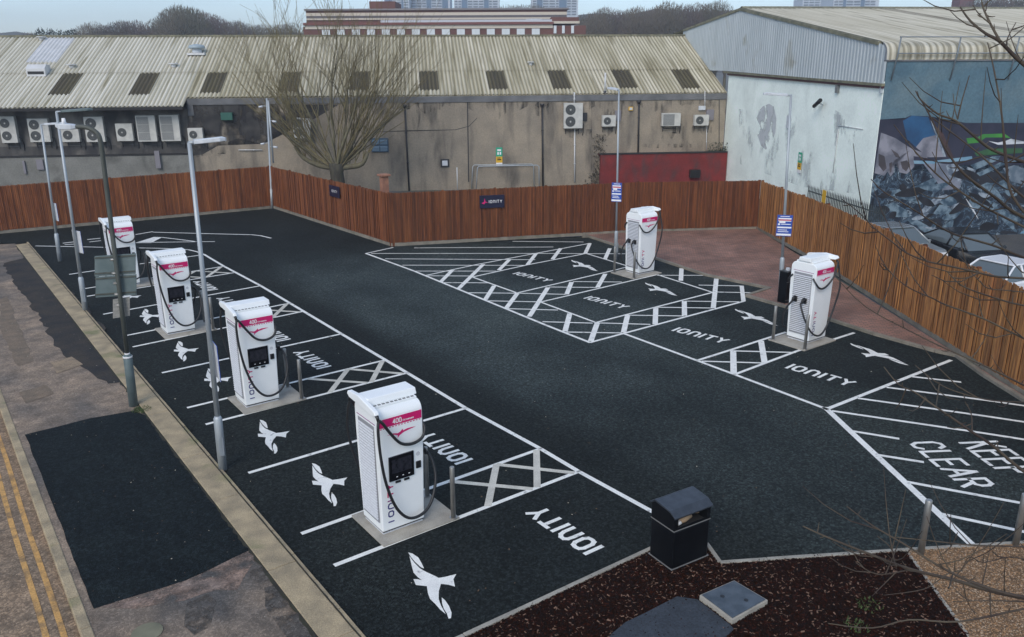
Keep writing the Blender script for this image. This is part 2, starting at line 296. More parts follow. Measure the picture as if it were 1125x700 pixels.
def sheet(name,pts,z,mat,label=None,kind='structure',th=0.0):
    """flat polygon (triangulated) at height z, with optional thickness below"""
    bm=bmesh.new(); vs=[bm.verts.new((p[0],p[1],z)) for p in pts]; f=bm.faces.new(vs)
    if f.normal.z<0 or f.calc_center_median() is None: pass
    bm.normal_update()
    if f.normal.z<0: f.normal_flip()
    if th:
        r=bmesh.ops.extrude_face_region(bm,geom=[f]); 
        vv=[g for g in r['geom'] if isinstance(g,bmesh.types.BMVert)]
        # original stays as bottom
        for v in vs: v.co.z-=th
    bmesh.ops.triangulate(bm,faces=bm.faces[:]); bmesh.ops.recalc_face_normals(bm,faces=bm.faces[:]) if th else None
    me=bpy.data.meshes.new(name); bm.to_mesh(me); bm.free(); me.materials.append(mat)
    o=bpy.data.objects.new(name,me); COL.objects.link(o); o['kind']=kind
    if label: o['label']=label
    return o
def strip(mb,a,b,w,z,ext=0.0):
    a=Vector((a[0],a[1],0)); b=Vector((b[0],b[1],0)); d=(b-a).normalized(); a=a-d*ext; b=b+d*ext; n=Vector((-d.y,d.x,0))*w/2
    vs=[a-n,b-n,b+n,a+n]; mb.add([(v.x,v.y,z) for v in vs],[(0,1,2,3)])
# stroke font, unit cell 0..w x 0..1
FONT={'I':(.0,[[(0,0),(0,1)]]),'O':(.7,[[(.18,0),(0,.2),(0,.8),(.18,1),(.52,1),(.7,.8),(.7,.2),(.52,0),(.18,0)]]),
'N':(.7,[[(0,0),(0,1),(.7,0),(.7,1)]]),'T':(.7,[[(0,1),(.7,1)],[(.35,1),(.35,0)]]),'Y':(.7,[[(0,1),(.35,.5),(.7,1)],[(.35,.5),(.35,0)]]),
'K':(.65,[[(0,0),(0,1)],[(.65,1),(0,.45)],[(.2,.6),(.65,0)]]),'E':(.6,[[(.6,0),(0,0),(0,1),(.6,1)],[(0,.5),(.5,.5)]]),'P':(.6,[[(0,0),(0,1),(.45,1),(.6,.85),(.6,.6),(.45,.45),(0,.45)]]),
'C':(.65,[[(.65,.8),(.48,1),(.18,1),(0,.8),(0,.2),(.18,0),(.48,0),(.65,.2)]]),'L':(.55,[[(0,1),(0,0),(.55,0)]]),'A':(.7,[[(0,0),(.35,1),(.7,0)],[(.14,.35),(.56,.35)]]),'R':(.65,[[(0,0),(0,1),(.48,1),(.62,.85),(.62,.62),(.48,.48),(0,.48)],[(.3,.48),(.65,0)]]),
'4':(.6,[[(.45,0),(.45,1),(0,.3),(.6,.3)]]),'0':(.6,[[(.15,0),(0,.2),(0,.8),(.15,1),(.45,1),(.6,.8),(.6,.2),(.45,0),(.15,0)]]),'W':(.8,[[(0,1),(.2,0),(.4,.8),(.6,0),(.8,1)]]),
'o':(.7,[[(.28,0),(.12,.04),(0,.25),(0,.75),(.12,.96),(.28,1)],[(.42,1),(.58,.96),(.7,.75),(.7,.25),(.58,.04),(.42,0)]]),
'n':(.7,[[(0,0),(0,.55),(.04,.85),(.18,1),(.42,1),(.62,.85),(.7,.6),(.7,0)]])}
def textstrokes(txt,sp=.28):
    x=0; out=[]
    for ch in txt:
        if ch==' ': x+=.7; continue
        w,st=FONT[ch]
        out+=[[(x+a,b) for a,b in s_] for s_ in st]; x+=w+sp
    return out,x-sp
def textmesh(mb,txt,fn,sx,sz,th,sp=.28,dz=0.0):
    """fn(s,t)->3D for s in 0..sx, t in 0..sz metres, th = stroke thickness in metres"""
    st,wd=textstrokes(txt,sp); kx=sx/wd; i=0
    for s_ in st:
        pp=[(a*kx,b*sz) for a,b in s_]
        for a,b in zip(pp[:-1],pp[1:]):
            dx,dy=b[0]-a[0],b[1]-a[1]; L=math.hypot(dx,dy) or 1; ux,uy=dx/L*th/2,dy/L*th/2; i+=1
            q=[(a[0]-ux*.7+uy,a[1]-uy*.7-ux),(b[0]+ux*.7+uy,b[1]+uy*.7-ux),(b[0]+ux*.7-uy,b[1]+uy*.7+ux),(a[0]-ux*.7-uy,a[1]-uy*.7+ux)]
            e=(i%5)*.0004+dz
            mb.add([fn(c[0],c[1],e) for c in q],[(0,1,2,3)])
# ------------------------------------------------------------------ ground
sheet('ground',[(-700,-300),(900,-300),(900,1200),(-700,1200)],-.10,M['yard'])
XK=-5.0*K-.02; XL=-5.5*K
fc0=G(0,257); fc1=G(300,229); fc2=G(430,271); fcorner=G(831,252.5); fend=G(1125,437)
dleft=(fc0-fc1).normalized(); fl0=fc1+dleft*22
dr=(fend-fcorner).normalized(); fr1=fcorner+dr*26
sheet('parking_yard',[B(-45,-1.0,0),B(UE-.5,-1.0,0),B(UE-.5,EM-.1,0),B(60,EM-.1,0),B(60,-45,0),(fr1.x+1,fr1.y,0),(fcorner.x+.4,fcorner.y+.3,0),(fc2.x+.3,fc2.y+.5,0),(fc1.x+.5,fc1.y+.5,0),(fl0.x,fl0.y+.5,0)],-.06,pmat('yard_tarmac',(.06,.062,.065),(.09,.088,.082),.7,.85,.4,50,fine=(20,.3)))
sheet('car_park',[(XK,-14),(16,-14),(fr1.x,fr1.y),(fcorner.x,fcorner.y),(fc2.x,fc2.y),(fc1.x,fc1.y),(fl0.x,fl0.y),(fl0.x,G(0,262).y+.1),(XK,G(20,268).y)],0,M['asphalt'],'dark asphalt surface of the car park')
sheet('pavement',[(-7.8*K,-14),(XL,-14),(XL,G(20,268).y),(-12,G(0,258).y),(-12,G(0,258).y-1),(-7.8*K-2,36),(-7.8*K,20)],.03,M['pavement'],'patchy worn footway beside the car park')
sheet('road',[(-30,-14),(-7.8*K-.13,-14),(-7.8*K-.13,30),(-30,30)],-.07,M['road'],'worn street asphalt with double yellow lines')
mb=MB(); y=-14.0
while y<30: mb.box(-7.8*K-.14,-7.8*K+.02,y,y+.905,-.15,.045); y+=.915
mb.build('kerb',M['kerbconc'],bevel=.015)['kind']='structure'
# broad concrete edging between footway and car park, laid in lengths
mb=MB(); y=-14.0; yend=G(35,268).y
while y<yend-.05: 
    L=random.choice((2.2,2.8,3.1)); L=min(L,yend-y); mb.box(XL-.02,XK-.10,y,y+L-.012,-.1,.055+random.uniform(0,.006)); y+=L
mb.build('concrete_strip',M['kerbconc'],bevel=.012)['kind']='structure'
mb=MB(); y=-14.0
while y<yend: mb.box(XK-.088,XK-.02,y,y+.9,-.1,.045+random.uniform(-.008,.008)); y+=.915
mb.build('edging_kerb',M['kerbconc'],bevel=.01)['kind']='structure'
def rough(P,k=14,j=.035):
    out=[]; rg=random.Random(len(P)*7)
    for a,b in zip(P,P[1:]+P[:1]):
        a,b=Vector(a),Vector(b); n_=max(2,int((b-a).length*3)); 
        for i in range(n_): q=a.lerp(b,i/n_); out.append(q+Vector((rg.uniform(-j,j),rg.uniform(-j,j),0)))
    return out
def GP(l,z=0): return [G(a,b,z) for a,b in l]
sheet('tarmac_patch',rough(GP([(28,479),(100,461),(146,453),(170,461),(281,603),(205,640),(103,671)]),j=.012),.036,M['newtar'],'fresh black tarmac patch in the footway')
sheet('tarmac_patch',rough(GP([(2,290),(30,283),(58,300),(100,345),(140,395),(152,420),(120,424),(66,388),(44,350),(14,310)]),j=.09),.035,M['oldtar'],'older dark tarmac strip in the upper footway')
sheet('pavement_slab',rough(GP([(57,399),(80,393),(92,402),(64,411)])),.040,M['patchc'],'pale concrete patch in the footway')
sheet('pavement_slab',rough(GP([(0,330),(8,327),(37,398),(20,404),(0,362)])),.037,M['patchd'],'long brown concrete strip at the road side of the footway')
sheet('pavement_slab',rough(GP([(22,432),(52,424),(60,434),(30,444)])),.038,M['patchd'],'faint pale patch in the footway')
c=G(162,697); mb=MB(); mb.prism([(c.x+.22*math.cos(a*.3927),c.y+.22*math.sin(a*.3927)) for a in range(16)],.0,.042); tag(mb.build('manhole_cover',M['mossy']),'small round iron cover in the footway at the bottom edge','cover')
sheet('tarmac_patch',rough(GP([(288,622),(297,624),(301,632),(296,640),(284,642),(274,637),(276,627)]),j=.012),.037,M['spot'],'small round dark patch in the near footway')
sheet('tarmac_patch',rough(GP([(290,648),(306,643),(322,655),(345,684),(362,705),(322,712),(306,690),(292,668)]),j=.012),.036,M['spot'],'long dark patch beside the concrete strip in the near footway')
sheet('tarmac_patch',rough(GP([(205,664),(228,655),(238,662),(232,690),(214,700),(202,690)]),j=.012),.036,M['spot'],'dark worn patch at the bottom of the footway')
RBP=pmat('red_brown_patch',(.27,.185,.14),(.19,.145,.12),2.0,.85,.5,50,vor=(34,.3),fine=(5,.25)); soft(RBP,.36,.6,3.0)
sheet('pavement_slab',rough(GP([(108,668),(205,639),(282,603),(287,610),(276,624),(262,650),(235,650),(200,662),(150,672)]),j=.03),.035,RBP,'reddish brown band below the black tarmac patch')
# soil and moss in the joints of the concrete strip
rg_=random.Random(4)
for nm_,x_,w0_,w1_,z_ in (('joint_soil',XL-.02,.02,.075,.041),('joint_soil',XK-.094,.010,.026,.063)):
    mb=MB(); y=-12.0; L_p=[]
    while y<yend-.3: L_p.append((y,x_-rg_.uniform(w0_,w1_)*(1 if z_<.05 else .5),x_+rg_.uniform(w0_,w1_)*(.12 if z_<.05 else .5))); y+=.13
    for a,b in zip(L_p[:-1],L_p[1:]): mb.add([(a[1],a[0],z_),(a[2],a[0],z_),(b[2],b[0],z_),(b[1],b[0],z_)],[(0,1,2,3)])
    mb.build(nm_,pmat('soil_moss',(.035,.035,.018),(.022,.020,.016),3,.95))['kind']='stuff'
# yellow lines
mb=MB()
for x in (G(36,594).x,G(25,614).x):
    yy=-12.0
    while yy<14: strip(mb,(x+.01*math.sin(yy),yy),(x+.01*math.sin(yy+1),yy+1),.085,-.065); yy+=1
mb.build('road_marking',M['yellow'])['kind']='structure'
# block paving, kerbs of it
kp=GP([(640,258.5),(721,285),(775,303),(846,318),(820,326),(864,338.5),(908,351),(960,368),(1028,387),(1051,392),(1080,413),(1125,441)])
sheet('block_paving',kp+[fr1,fcorner,G(745,252.5)],.05,M['pavers'],'red-brown block paving behind the bays')
def kerbline(P,w,z,mat,name,seg=.9):
    mb=MB()
    for a,b in zip(P[:-1],P[1:]):
        a=Vector((a[0],a[1],0));b=Vector((b[0],b[1],0)); L=(b-a).length; d=(b-a)/L; n=Vector((-d.y,d.x,0))*w/2; k=max(1,round(L/seg))
        for i in range(k):
            p=a+d*(L*i/k); q=a+d*(L*(i+1)/k-.008)
            mb.add([(v.x,v.y,zz) for zz in (-.1,z+random.uniform(-.004,.004)) for v in (p-n,q-n,q+n,p+n)],[(0,1,2,3)[::-1],(4,5,6,7),(0,1,5,4),(1,2,6,5),(2,3,7,6),(3,0,4,7)])
    o=mb.build(name,mat,bevel=.006); o['kind']='structure'; return o
kerbline(kp+[Vector(fend)+dr*6],.13,.085,M['kerbgrey'],'kerb')
# planting bed
bedpx=[(360,768),(510,700),(718,603),(776,598.5),(791,619.5),(995,605.5)]
bed=GP(bedpx); bedR=G(1065,702); bedRR=G(1090,740)
sheet('mulch_bed',bed+[bedR,bedRR,Vector((bedRR.x-6,bedRR.y-5,0)),Vector((bed[0].x,bed[0].y-3,0))],.02,M['mulch'],'planting bed of dark bark mulch')
sheet('gravel_path',[G(995,605.5),G(1125,597),G(1125,597)+Vector((3,-2.2,0)),bedRR+Vector((5,-4,0)),bedRR,bedR],.022,M['gravel'],'tan gravel beside the mulch bed')
kerbline(bed+[G(1125,597.5),G(1125,597.5)+(G(1125,597.5)-bed[-1])],.075,.045,M['pinkerb'],'edging_kerb')
kerbline([bed[-1],bedR,bedRR],.05,.04,M['pinkerb'],'edging_kerb')
# bark chips and gravel stones as geometry
def scatter(name,poly,n,mats,size,z,label):
    xs=[p.x for p in poly]; ys=[p.y for p in poly]
    def inside(x,y):
        c=False; j=len(poly)-1
        for i in range(len(poly)):
            if (poly[i].y>y)!=(poly[j].y>y) and x<(poly[j].x-poly[i].x)*(y-poly[i].y)/(poly[j].y-poly[i].y)+poly[i].x: c=not c
            j=i
        return c
    mbs=[MB() for _ in mats]; k=0; t=0
    while k<n and t<n*20:
        t+=1; x=random.uniform(min(xs),max(xs)); y=random.uniform(min(ys),max(ys))
        if not inside(x,y): continue
        px=pix((x,y,0)); 
        if px[0]<-20 or px[0]>1150 or px[1]>720: continue
        k+=1; a=random.uniform(0,6.28); L=size*random.uniform(.5,1.7); w=L*random.uniform(.2,.5) if size>.03 else L*random.uniform(.5,.9)
        ti=random.uniform(-.5,.5); d=Vector((math.cos(a),math.sin(a),ti*.7))*L/2; e=Vector((-math.sin(a),math.cos(a),random.uniform(-.5,.5)))*w/2; c=Vector((x,y,z+random.uniform(.003,.02)))
        random.choices(mbs,[m[1] for m in mats])[0].add([c-d-e,c+d-e*.6,c+d*.9+e,c-d+e,c+Vector((0,0,w*.35))],[(0,1,4),(1,2,4),(2,3,4),(3,0,4)])
    for m_,(mt,_) in zip(mbs,mats):
        o=m_.build(name,mt); tag(o,label,None,None,'stuff')
bedpoly=bed+[bedR,Vector((bedR.x-5,bedR.y-4,0)),Vector((bed[0].x,bed[0].y-3,0))]
scatter('bark_mulch',bedpoly,26000,[(pmat('chip_dark',(0.01014,0.003535,0.001676),rough=.9,spec=.12),6),(pmat('chip_mid',(0.03475,0.00891,0.004189),rough=.9,spec=.12),3),(pmat('chip_pale',(0.171,0.102,0.068),rough=.9),1.0),(pmat('chip_blackish',(0.0072,0.005,0.0045),rough=.9,spec=.12),3)],.036,.02,'loose dark bark chips covering the planting bed')
gp=[G(995,605.5),G(1125,597),G(1140,597)+Vector((2,-1.6,0)),bedR+Vector((3,-3,0)),bedR]
scatter('gravel',gp,20000,[(pmat('stone_tan',(0.3308,0.1946,0.09724),rough=.9),3),(pmat('stone_brown',(0.154,0.096,0.055),rough=.9),3),(pmat('stone_pale',(0.435,0.325,0.22),rough=.9),1.2)],.019,.02,'loose tan gravel stones')
scatter('grit',[Vector((XK,-3,0)),Vector((12,-4,0)),Vector((13,16,0)),Vector((XK,26,0))],420,[(pmat('grit_pale',(.40,.36,.29),rough=.9),2),(pmat('grit_brown',(.12,.08,.05),rough=.9),3)],.022,.003,'small bits of grit and dead leaf on the tarmac')
scatter('grit',[Vector((XL-2.6,-3,0)),Vector((XL,-3,0)),Vector((XL,24,0)),Vector((XL-2.6,24,0))],260,[(pmat('grit_pale',(.40,.36,.29),rough=.9),2),(pmat('grit_brown',(.12,.08,.05),rough=.9),3)],.016,.035,'small bits of grit and dead leaf on the footway')
# ------------------------------------------------------------------ painted markings
ZP=.004
A_={12:(635.7,518.2),11:(593.7,493.2),10:(511.6,448.6),9:(447.3,409.8),8:(424.1,395.5),7:(375,367),6:(332.7,342.3),5:(318.4,333.2),4:(286.3,314.1),3:(256.8,299.8),2:(246,292.7),1:(219,280.5)}
E_={12:(367,621.5),11:(331,586.5),10:(272.9,519.8),9:(226,466.4),8:(205.5,448.2),7:(177.9,409.8),6:(145.7,381.3),5:(138.6,368.8),4:(113.4,345.4),3:(95.5,325.7),2:(88.4,318),1:(75.9,301.6)}
mb=MB()
for k in A_: strip(mb,G(*A_[k]),G(*E_[k]),.10,ZP)
al=[(725,567),(635.7,518.2),(593.7,493.2),(511.6,448.6),(447.3,409.8),(375,367),(318.4,333.2),(286.3,314.1),(246,292.7),(224,279.6)]
for a,b in zip(al[:-1],al[1:]): strip(mb,G(*a),G(*b),.11,ZP+.002,.02)
mb.build('bay_lines',M['paint'])['kind']='structure'
mb=MB()
TH=.14
for (k1,k2) in ((12,11),(9,8),(6,5),(3,2)):   # crosses in the narrow strips on the aisle side of the chargers
    a1,e1,a2,e2=G(*A_[k1]),G(*E_[k1]),G(*A_[k2]),G(*E_[k2])
    near=lambda t:a1+(e1-a1)*t; far=lambda t:a2+(e2-a2)*t
    strip(mb,far(.02),near(.20),TH,ZP+.0005); strip(mb,near(.02),far(.215),TH*.9,ZP+.001)
    strip(mb,far(.215),near(.42),TH,ZP+.0005); strip(mb,near(.22),far(.43),TH*.9,ZP+.001)
mb.build('hatch_lines',M['paint_old'])['kind']='structure'
mb=MB()
def L_(pts,w=.09,z=ZP,ext=0):
    for a,b in zip(pts[:-1],pts[1:]): strip(mb,G(*a),G(*b),w,z,ext)
# far left corner
L_([(39,270.3),(115,271.8),(180,273),(207,274.5),(216,276.6),(224,279.6)])
L_([(69,267.3),(89,265)],.13); L_([(71,268.9),(89,267.9)],.1); L_([(96,263.3),(112,261.7)],.13); L_([(98,266),(112,264.4)],.1)
L_([(150,266.6),(180,266.2),(236,265.5)]); L_([(148,258),(168,254.6)],.12); L_([(178,260.9),(205,264.2),(218,266)])
L_([(168,255.2),(216,256.5),(276,258),(286,259),(298,261.8)],.1)
mb.add([G(148,267,ZP),G(166,267,ZP+0),G(178,260.7,ZP),G(169,260.4,ZP)],[(0,1,2,3)])
# island on the right
L_([(402,278.6),(455,298),(600,357.5),(648,376.5)],.11,ZP+.002,.02); L_([(402,278.6),(432,272)])
L_([(468,302.7),(525,290.5),(588,278.6),(649,267.3)]); L_([(519,304.5),(580,291),(644,278.6)]); L_([(519,304.5),(568,322),(676,296.8),(690,293)]); L_([(644,278.6),(690,292.6)])
L_([(594,332),(654.6,354.5)]); L_([(654.6,354.5),(783,321.4)]); L_([(594,332),(660,316.5),(722,301.8)]); L_([(722,301.8),(783,321.4)])
L_([(648,376.5),(685,366.5),(817.5,331)],.1); L_([(814.8,314),(816.8,331)],.15)
L_([(685,366.5),(766,396.4),(807,411.6),(909,450)],.11,ZP+.002,.02)
L_([(766,396.2),(804.6,384),(863.6,365)],.1,ZP); L_([(807,411.6),(876,385.7),(938.6,365.7)],.1,ZP)
L_([(908.6,449.5),(1045,395.7)],.11,ZP); L_([(906,447.5),(946,485),(1067,598)],.15,ZP+.002)
mb.build('bay_lines',M['paint'])['kind']='structure'
mb=MB()
for a in ([(455,272.5),(530,272),(608,271.5)],[(408,278.6),(600,278.6),(687,279)],[(423,284.5),(588,285.5)],[(442,291.5),(577,291.7)],[(456,298),(545,298)],[(563,265.3),(641,266)],
 [(470,303.2),(519,303.4)],[(487.5,310.7),(537.5,310.9)],[(514,321.8),(567,322.3)],[(536,330.7),(592,331.8)],[(558,339.3),(613,340.8)],[(571,322.3),(621,323.6)],[(603,315.5),(656,316)],[(629.6,309.5),(683,310)],
 [(596,353.6),(651,355.2)],[(622.5,365),(683,366)],[(656,354.9),(714.5,356.6)],[(688.6,346.4),(751,347.3)],[(720.7,337.7),(783,338.6)],[(753,331),(812,331.8)],[(722,302.6),(774.6,302.7)],[(767.5,313.4),(815.7,314.3)],[(787,321),(838,322)]): L_(a,.085,ZP+.0008)
for a in ([(497,297),(484,310)],[(531,290.5),(503.6,317.5)],[(560,285),(548,297)],[(589,278.6),(579.5,291)],[(616,273),(607,285)],[(648,267.5),(643,278.6)],[(670,273),(664.5,285)],[(543,314),(533,329.5)],[(568.5,322.3),(556,339)],[(602,316),(581.4,348)],
 [(628,310),(622.5,323.6)],[(665,301),(656.4,316)],[(626,344.6),(620.7,364.3)],[(656.4,354.5),(649,375)],[(689.5,346.4),(685,365.5)],[(720.5,338.2),(719.8,356.5)],[(751.8,331),(752,347)],[(787,306.4),(783.6,338.6)],[(748.7,295),(748,308.6)],
 [(805.5,385),(806,410.5)],[(836,374.5),(840,398.5)]): L_(a,.17,ZP+.0014)
L_([(771,397),(838.6,399)],.085,ZP+.0008); L_([(805.5,385.7),(874,387.5)],.085,ZP+.0008)
for a in ([(1002,414),(1056,420)],[(974,425.7),(1080,439.5),(1150,449.5)],[(942.5,437.7),(1080,457),(1150,467.5)],[(914,451.6),(1080,476),(1150,487)],[(935,473.6),(988,482.3)],[(961,499.5),(1015,508)],[(993,529),(1117,552),(1160,561)],[(1030,564),(1112,581.6),(1150,590)]): L_(a,.10,ZP+.0008)
mb.build('hatch_lines',M['paint'])['kind']='structure'
# ground texts
def gtext(name,txt,o,ex,ey,th,sp=.28,mat=None):
    """o origin, ex reading vector, ey letter height vector (metres)"""
    o,ex,ey=Vector(o),Vector(ex),Vector(ey); sx,sz=ex.length,ey.length; ux,uy=ex/sx,ey/sz
    mb=MB(); textmesh(mb,txt,lambda s,t,e:o+ux*s+uy*t+Vector((0,0,ZP+e)),sx,sz,th,sp)
    ob=mb.build(name,mat or M['paint']); ob['kind']='structure'; return ob
def flat(v): return Vector((v.x,v.y,0))
o1=flat(G(661,600.5)); e1=flat(G(593,559)); t1=flat(G(643,608.5))
tl=(e1-o1).length; tht=abs(t1.x-o1.x)
off=o1-flat(G(*A_[12])); wB=(flat(G(*A_[10]))-flat(G(*A_[11]))).length
birdpx=dict(feather=[(272,97),(300,104),(335,128),(355,162),(371,196),(350,188),(315,155),(290,125)],
 body=[(280,118),(312,162),(345,195),(385,218),(440,243),(460,254),(500,248),(570,230),(552,262),(562,308),(520,296),(475,291),(462,335),(461,385),(475,425),(505,478),(470,450),(440,415),(408,385),(395,350),(388,305),(320,298),(305,262),(330,262),(356,268),(330,248),(306,222),(297,190)],
 tip=[(480,375),(500,392),(525,428),(541,470),(537,503),(522,506),(512,475),(493,445),(482,410)])
bw={k:[flat(G(400+a/5.625,590+b/5.625)) for a,b in v] for k,v in birdpx.items()}
bc=flat(G(400+400/5.625,590+290/5.625)); offb=bc-flat(G(*A_[12]))
def tri(pts,z):
    bm=bmesh.new(); f=bm.faces.new([bm.verts.new((p.x,p.y,z)) for p in pts]); bm.normal_update()
    if f.normal.z<0: f.normal_flip()
    r=bmesh.ops.triangulate(bm,faces=[f]); bm.verts.index_update(); vs=[v.co.copy() for v in bm.verts]; fs=[tuple(v.index for v in ff.verts) for ff in bm.faces]; bm.free(); return vs,fs
def bird(c,rot=False,s=1.0):
    mb=MB()
    for v in bw.values():
        P=[((p-bc)*(-s if rot else s))+c for p in v]; mb.add(*tri(P,ZP))
    mb.build('bird_marking',M['paint'])['kind']='structure'
# left bays: near edge line of each bay
for ref,dy in ((12,0),(11,wB),(10,wB),(8,wB),(7,wB),(5,wB),(4,wB),(2,wB)):
    r0=flat(G(*A_[ref])); r0.x=flat(G(*A_[12])).x if ref==12 else (flat(G(*A_[ref])).x)
    sh=Vector((0,dy,0))
    gtext('bay_lettering','IonITY',r0+off+sh,Vector((0,tl,0)),Vector((-tht,0,0)),.085,.42)
    bird(r0+offb+sh)
# right bays
def rtext(o,e,t,txt,th,sp=.42):
    o,e,t=flat(G(*o)),flat(G(*e)),flat(G(*t)); ex=e-o; ux=ex.normalized(); uy=Vector((-ux.y,ux.x,0)); ey=uy*abs((t-o).dot(uy))
    gtext('bay_lettering',txt,o,ex,ey,th,sp); return ex,ey
rtext((864,404.5),(931,424),(874,401),'IonITY',.085)
rtext((739,363.5),(793,377),(746,360),'IonITY',.085)
rtext((642,328),(683,339),(649,325.5),'IonITY',.085)
rtext((564,301),(600,309.5),(569,299),'IonITY',.085)
for a,b in (((934,377.3),(997,401.4)),((807.7,339.5),(853,358)),((709,310.7),(743,325)),((628.7,285.7),(655,298))):
    m_=(flat(G(*a))+flat(G(*b)))/2; L=(flat(G(*a))-flat(G(*b))).length; L0=(bw['feather'][0]-bw['tip'][4]).length
    bird(m_,True,L/L0)
ex,ey=rtext((1000,487),(1058,535),(1040,493),'CLEAR',.085,.3)
rtext((1055,487),(1102,521),(1092,483),'KEEP',.085,.3)
# ------------------------------------------------------------------ chargers
def make_charger():
    root=empty('charging_station')
    # profile of the cabinet in (y,z), extruded in x; gentle taper to the base and a rolled top edge on both faces
    W=.44; prof=[]
    yb=.375; yt=.42; zt=2.15; r=.17
    prof.append((-yb,.06)); prof.append((-yb-.012,.5)); prof.append((-yt+.008,1.3)); prof.append((-yt,1.75))
    for k in range(7): a=k/6*math.pi/2; prof.append((-yt+r-r*math.cos(a),zt+r*math.sin(a)))
    for k in range(7): a=math.pi/2*(1-k/6); prof.append((yt-r+r*math.cos(a),zt+r*math.sin(a)))
    prof+= [(yt,1.75),(yt-.008,1.3),(yb+.012,.5),(yb,.06)]
    mb=MB(); n=len(prof)
    def wx(z): return W*(.955+.045*min(1,z/1.6))
    vs=[(-wx(z),y,z) for y,z in prof]+[(wx(z),y,z) for y,z in prof]
    mb.add(vs,[tuple(range(n)),tuple(range(2*n-1,n-1,-1))]+[(i,(i+1)%n,n+(i+1)%n,n+i)[::-1] for i in range(n)])
    cab=mb.build('cabinet',M['white'],root,bevel=.018)
    mb=MB(); mb.box(-.40,.40,-.345,.345,0,.062); mb.build('plinth',M['grille'],root)
    mb=MB(); mb.box(-.405,.405,-.36,.36,.04,.064); mb.build('base_gap',M['black'],cab)
    # louvred side panels
    for sx in (-1,1):
        mb=MB(); z=.30
        while z<1.98:
            mb.add([(sx*.4435,-.29,z),(sx*.4435,.29,z),(sx*.464,.29,z-.024),(sx*.464,-.29,z-.024),(sx*.4435,-.29,z-.036),(sx*.4435,.29,z-.036)],[(0,1,2,3),(3,2,5,4)]); z+=.055
        gr=mb.build('side_grille',M['grille'],root); mb=MB(); mb.box(sx*.425,sx*.443,-.30,.30,.22,2.02); mb.build('grille_recess',M['recess'],gr)
    for sx in (-1,1):
        mb=MB(); mb.box(sx*.441-.004,sx*.441+.004,-.34,.34,2.06,2.07); mb.build('panel_seam',M['purple'],cab)
    # top: low lid, raised board and the cable outrigger on the -x side
    mb=MB(); mb.box(-.41,.42,-.28,.28,2.315,2.36); mb.build('lid',M['white'],root,bevel=.012)
    mb=MB(); mb.prism([(-.20,2.358),(.22,2.358),(.20,2.47),(-.16,2.47)],-.46,.47,lambda y,z,x:(x,y,z)); cr=mb.build('top_housing',M['white'],root,bevel=.015)
    mb=MB()
    for i in range(10): mb.box(-.40+i*.08,-.40+i*.08+.05,-.272,-.232,2.362,2.369)
    mb.build('vent_slots',M['acgrille'],cr)
    mb=MB(); mb.prism([(-.57,2.33),(-.53,2.39),(.05,2.49),(.44,2.46),(.48,2.40),(.40,2.35),(-.48,2.29)],-.54,-.455,lambda y,z,x:(x,y,z)); arm=mb.build('cable_arm',M['white'],root,bevel=.012)
    for s in (-1,1):
        mb=MB(); ye=-.52 if s<0 else .43; mb.tube([(-.495,ye,2.33),(-.495,ye+s*.05,2.29),(-.49,ye+s*.065,2.23)],[.034,.032,.028],8); mb.build('cable_outlet',M['black'],arm)
    # front and back graphics
    for s in (-1,1):   # s=-1 front (-y)
        fy=lambda z:(.385 if z>1.7 else .377 if z>1.3 else .365)
        def P(x,z,e=0): # x to viewer's right
            # face y for height z
            pr=[(.06,yb),(.5,yb+.012),(1.3,yt-.008),(1.75,yt),(2.15,yt)]
            for (z0,y0),(z1,y1) in zip(pr[:-1],pr[1:]):
                if z0<=z<=z1: yy=y0+(y1-y0)*(z-z0)/(z1-z0); break
            else: yy=yt
            return (-s*x if s==1 else x, s*(yy+.004+e), z)
        mb=MB(); mb.add([P(-.405,2.01),P(.42,2.01),P(.42,2.16),P(-.405,2.16)],[(0,1,2,3)])
        for i in range(14): mb.add([P(-.39+i*.058,1.985),P(-.36+i*.058,1.985),P(-.36+i*.058,2.001),P(-.39+i*.058,2.001)],[(0,1,2,3)])
        mb.build('pink_banner',M['pink'],cab)
        mb=MB(); textmesh(mb,'400',lambda a,b,e:P(-.14+a,2.045+b,.003+e),.16,.075,.016)
        textmesh(mb,'KW',lambda a,b,e:P(.05+a,2.045+b,.003+e),.05,.03,.006)
        for i in range(5): mb.add([P(.12+i*.03,2.045,.003),P(.142+i*.03,2.045,.003),P(.142+i*.03,2.07,.003),P(.12+i*.03,2.07,.003)],[(0,1,2,3)])
        mb.build('banner_text',M['signwhite'],cab)
        # bird emblem
        bx=[(-.22,1.86),(-.12,1.868),(-.04,1.85),(.0,1.862),(.04,1.90),(.05,1.87),(.12,1.885),(.2,1.885),(.27,1.875),(.16,1.86),(.06,1.842),(-.01,1.81),(-.05,1.775),(-.04,1.815),(-.10,1.842)]
        mb=MB(); cx=MB(); mb.add([P(a*1.15-.01,1.86+(b-1.86)*1.15) for a,b in bx],[(14,0,1,2,13)[::-1] if 0 else (0,14,1),(14,2,1),(14,13,2),(13,3,2),(13,11,3),(13,12,11),(11,10,3),(10,5,3),(5,4,3),(10,9,5),(9,6,5),(9,7,6),(9,8,7)]); mb.build('bird_emblem',M['pink'],cab)
